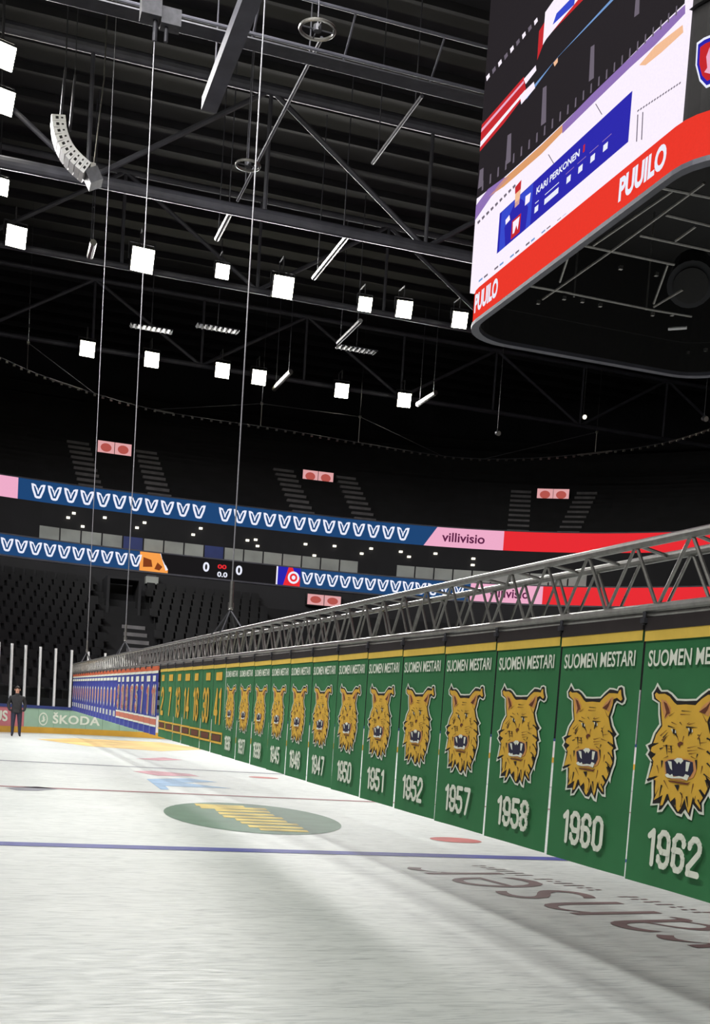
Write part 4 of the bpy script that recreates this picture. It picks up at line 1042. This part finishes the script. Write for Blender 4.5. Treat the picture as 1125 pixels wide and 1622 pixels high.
# shield on the rounded corner panel
P = at(1112, 95, Y=SY0+.05); cxs, czs = P.x, P.z
for sc, mm, l in ((1.0, 'led_white', 0), (.9, 'scr_blue', 1), (.74, 'scr_red', 2)):
    mb = MB() if l == 0 else mb
    fill(mb, [(cxs+.22*sc*u+.1, SY0+.03-.004*l, czs+.36*sc*v) for u, v in ((-1, .55), (-.5, .82), (0, 1), (.5, .82), (1, .55), (.95, -.3), (.55, -.85), (0, -1.05), (-.55, -.85), (-.95, -.3))], mm)
fill(mb, [(cxs+.22*u+.1, SY0+.012, czs+.36*v) for u, v in ((-.3, -.5), (-.1, -.3), (-.25, .1), (-.05, .5), (.05, .1), (.2, .4), (.3, -.1), (.15, -.5))], 'led_pink')
sp(mb, 'team_shield', None, 'glowing red and blue team shield')
# tube frame of the open underside
bars_ = [((585, 550), (950, 300)), ((700, 555), (1100, 262)), ((350, 800), (700, 555)), ((510, 545), (960, 640)), ((875, 280), (1125, 330)), ((920, 410), (1125, 460)), ((800, 505), (1125, 575)), ((270, 735), (480, 772)), ((440, 765), (860, 850)), ((930, 640), (865, 820)), ((865, 835), (1000, 755)), ((480, 570), (430, 720)), ((860, 850), (1040, 880)), ((965, 530), (1060, 462))]
for a, b_ in bars_:
    A = at(740+a[0]*.3422, 200+a[1]*.3422, z=SZ0+.25); B_ = at(740+b_[0]*.3422, 200+b_[1]*.3422, z=SZ0+.25)
    for Q in (A, B_): Q.x = max(SX0+.15, min(SX1-.15, Q.x)); Q.y = max(SY0+.2, min(SY1-.2, Q.y))
    if (A-B_).length > .2: mb = MB(); mb.tube(A, B_, .025, 6); sp(mb, 'frame_tube', 'steel')
for x, y in ((165, 810), (495, 790), (830, 850), (690, 420)):
    A = at(740+x*.3422, 200+y*.3422, z=SZ0+.25); mb = MB(); mb.tube(A, A+Vector((0, 0, 2.0)), .02, 6); sp(mb, 'frame_tube', 'steel')
P = at(1092, 435, z=SZ0+.9)
mb = MB(); mb.tube((P.x-.1, P.y-.25, P.z-.3), (P.x+.25, P.y+.3, P.z+.25), .48, 20, 'fascia', .42); mb.tube((P.x-.1, P.y-.25, P.z-.31), (P.x-.12, P.y-.28, P.z-.34), .36, 20, 'black'); sp(mb, 'round_speaker')
lt = MB(); lt.obb((0, 0, 0), (.035, 0, 0), (0, .035, 0), (0, 0, .035)); ltm = lt.mesh('downlight', 'steel')
for x, y in ((105, 915), (265, 955), (352, 970), (437, 985), (520, 1000), (602, 1015), (683, 1028), (765, 1038), (850, 1055), (935, 1056), (1022, 1048), (1105, 1035), (330, 815), (450, 795), (535, 808), (617, 828), (712, 655), (877, 685), (860, 870), (950, 870)):
    A = at(740+x*.3422, 200+y*.3422, z=SZ0+.5); o = link('downlight', ltm, sbx); o.location = A; o.matrix_parent_inverse = iv
A = at(740+932*.3422, 200+938*.3422, z=SZ0+.4); B_ = at(740+1018*.3422, 200+932*.3422, z=SZ0+.4); mb = MB(); mb.tube(A, B_, .035, 6); sp(mb, 'bright_strip', 'speaker_white')

# small roof lights far behind the scoreboard
for x, y, lab in ((925, 660, 'small bright spotlight in the dark roof right below the scoreboard'), (789, 686, 'small round white globe in the dark below the scoreboard'), (1117, 663, 'small round pale lamp beside the end of the curtain rail')):
    P = at(x, y, Y=72 if x < 1000 else 60); root = empty('roof_spotlight', P); tag(root, lab, 'light')
    mb = MB(); mb.tube((0, .2, .05), (0, -.12, -.05), .13, 12, 'lampbody', .17); mb.tube((0, -.12, -.05), (0, -.15, -.06), .15, 12, 'glow_small' if x < 1000 and x != 789 else 'suite'); mb.build('lamp_head', None, root)
    mb = MB(); mb.tube((0, .1, .1), (0, .1, 30.01-P.z), .02, 6); mb.build('drop_rod', 'steel_dark', root)

# ================================================================ PERSON
PX, PY = 1.17, 43.1
pt = [  # (x, y, z, radius x, radius y)
 (0, 0, .95, .17, .13), (0, 0, 1.15, .165, .12), (0, .01, 1.35, .20, .125), (0, .01, 1.47, .10, .09), (0, .0, 1.54, .058, .06), (0, -.01, 1.62, .075, .09), (0, -.01, 1.73, .072, .088),   # 0-6
 (-.10, 0, .88, .105, .11), (-.115, .0, .50, .07, .075), (-.125, .02, .09, .05, .05), (-.14, -.12, .045, .045, .035),      # 7-10 leg
 (.10, 0, .88, .105, .11), (.115, .0, .50, .07, .075), (.125, .02, .09, .05, .05), (.14, -.12, .045, .045, .035),          # 11-14 leg
 (-.21, .01, 1.40, .085, .085), (-.29, .05, 1.14, .065, .065), (-.26, -.06, .96, .05, .05), (-.20, -.13, .93, .04, .035),    # 15-18 arm, hand in pocket
 (.21, .01, 1.40, .085, .085), (.29, .05, 1.14, .065, .065), (.26, -.06, .96, .05, .05), (.20, -.13, .93, .04, .035)]
ed = [(0, 1), (1, 2), (2, 3), (3, 4), (4, 5), (5, 6), (0, 7), (7, 8), (8, 9), (9, 10), (0, 11), (11, 12), (12, 13), (13, 14), (2, 15), (15, 16), (16, 17), (17, 18), (2, 19), (19, 20), (20, 21), (21, 22)]
pm = bpy.data.meshes.new('body'); pm.from_pydata([q[:3] for q in pt], ed, []); pob = bpy.data.objects.new('body', pm); col.objects.link(pob)
pob.modifiers.new('skin', 'SKIN'); ss = pob.modifiers.new('sub', 'SUBSURF'); ss.levels = 2; ss.render_levels = 2
for i, q in enumerate(pt):
    sv = pm.skin_vertices[0].data[i]; sv.radius = (q[3], q[4]); sv.use_root = (i == 0)
dg = bpy.context.evaluated_depsgraph_get(); dg.update()
bm_ = bpy.data.meshes.new_from_object(pob.evaluated_get(dg)); bpy.data.objects.remove(pob)
for k_ in ('jacket', 'trousers', 'skin', 'shoe'): bm_.materials.append(M[k_])
for p in bm_.polygons:
    z = p.center.z; ax = abs(p.center.x)
    p.material_index = 3 if z < .1 else (2 if z > 1.50 and ax < .13 else (1 if z < .86 and ax < .22 else 0)); p.use_smooth = True
per = empty('person', (PX, PY, 0)); tag(per, 'person in black jacket and dark trousers standing on the far ice', 'person')
bo = link('body', bm_, per)
lowz = min(v.co.z for v in bm_.vertices); bo.location.z = -lowz
mb = MB()
vs = []; fs = []
for i in range(9):
    a = (PI*.62)*i/8
    for j in range(14):
        q = 2*PI*j/14; rr_ = math.sin(a)
        yb = math.sin(q)
        if a > 1.0 and yb < -.25: rr_ *= .82
        vs.append((.093*rr_*math.cos(q), .0+.108*rr_*yb+.012, 1.685+.122*math.cos(a)))
for i in range(8):
    for j in range(14): fs.append((i*14+j, i*14+(j+1) % 14, (i+1)*14+(j+1) % 14, (i+1)*14+j))
keep = [f for f in fs if not (sum(vs[k_][2] for k_ in f)/4 < 1.72 and sum(vs[k_][1] for k_ in f)/4 < -.02)]
mb.add(vs, keep); hr = mb.build('hair', 'hair', per); hr.location.z = -lowz
mb = MB()
for sx in (-1, 1): mb.obb((sx*.03, -.10, 1.69), (.014, 0, 0), (0, .006, 0), (0, 0, .007), 'black_print'); mb.obb((sx*.092, 0, 1.67), (.008, 0, 0), (0, .02, 0), (0, 0, .03), 'skin')
mb.add([(-.014, -.098, 1.64), (.014, -.098, 1.64), (0, -.125, 1.642), (0, -.1, 1.69)], [(0, 1, 2), (0, 2, 3), (1, 3, 2)], 'skin'); mb.obb((0, -.098, 1.605), (.022, 0, 0), (0, .006, 0), (0, 0, .005), 'brown_print')
fc = mb.build('face', None, per); fc.location.z = -lowz
mb = MB(); mb.tube((0, 0, .86), (0, 0, .98), .20, 16, 'jacket', .185); jk = mb.build('jacket_hem', None, per); jk.scale = (1, .8, 1); jk.location.z = -lowz
mb = MB(); mb.tube((0, .005, 1.46), (0, .0, 1.55), .10, 14, 'jacket', .075); jc = mb.build('jacket_collar', None, per); jc.location.z = -lowz
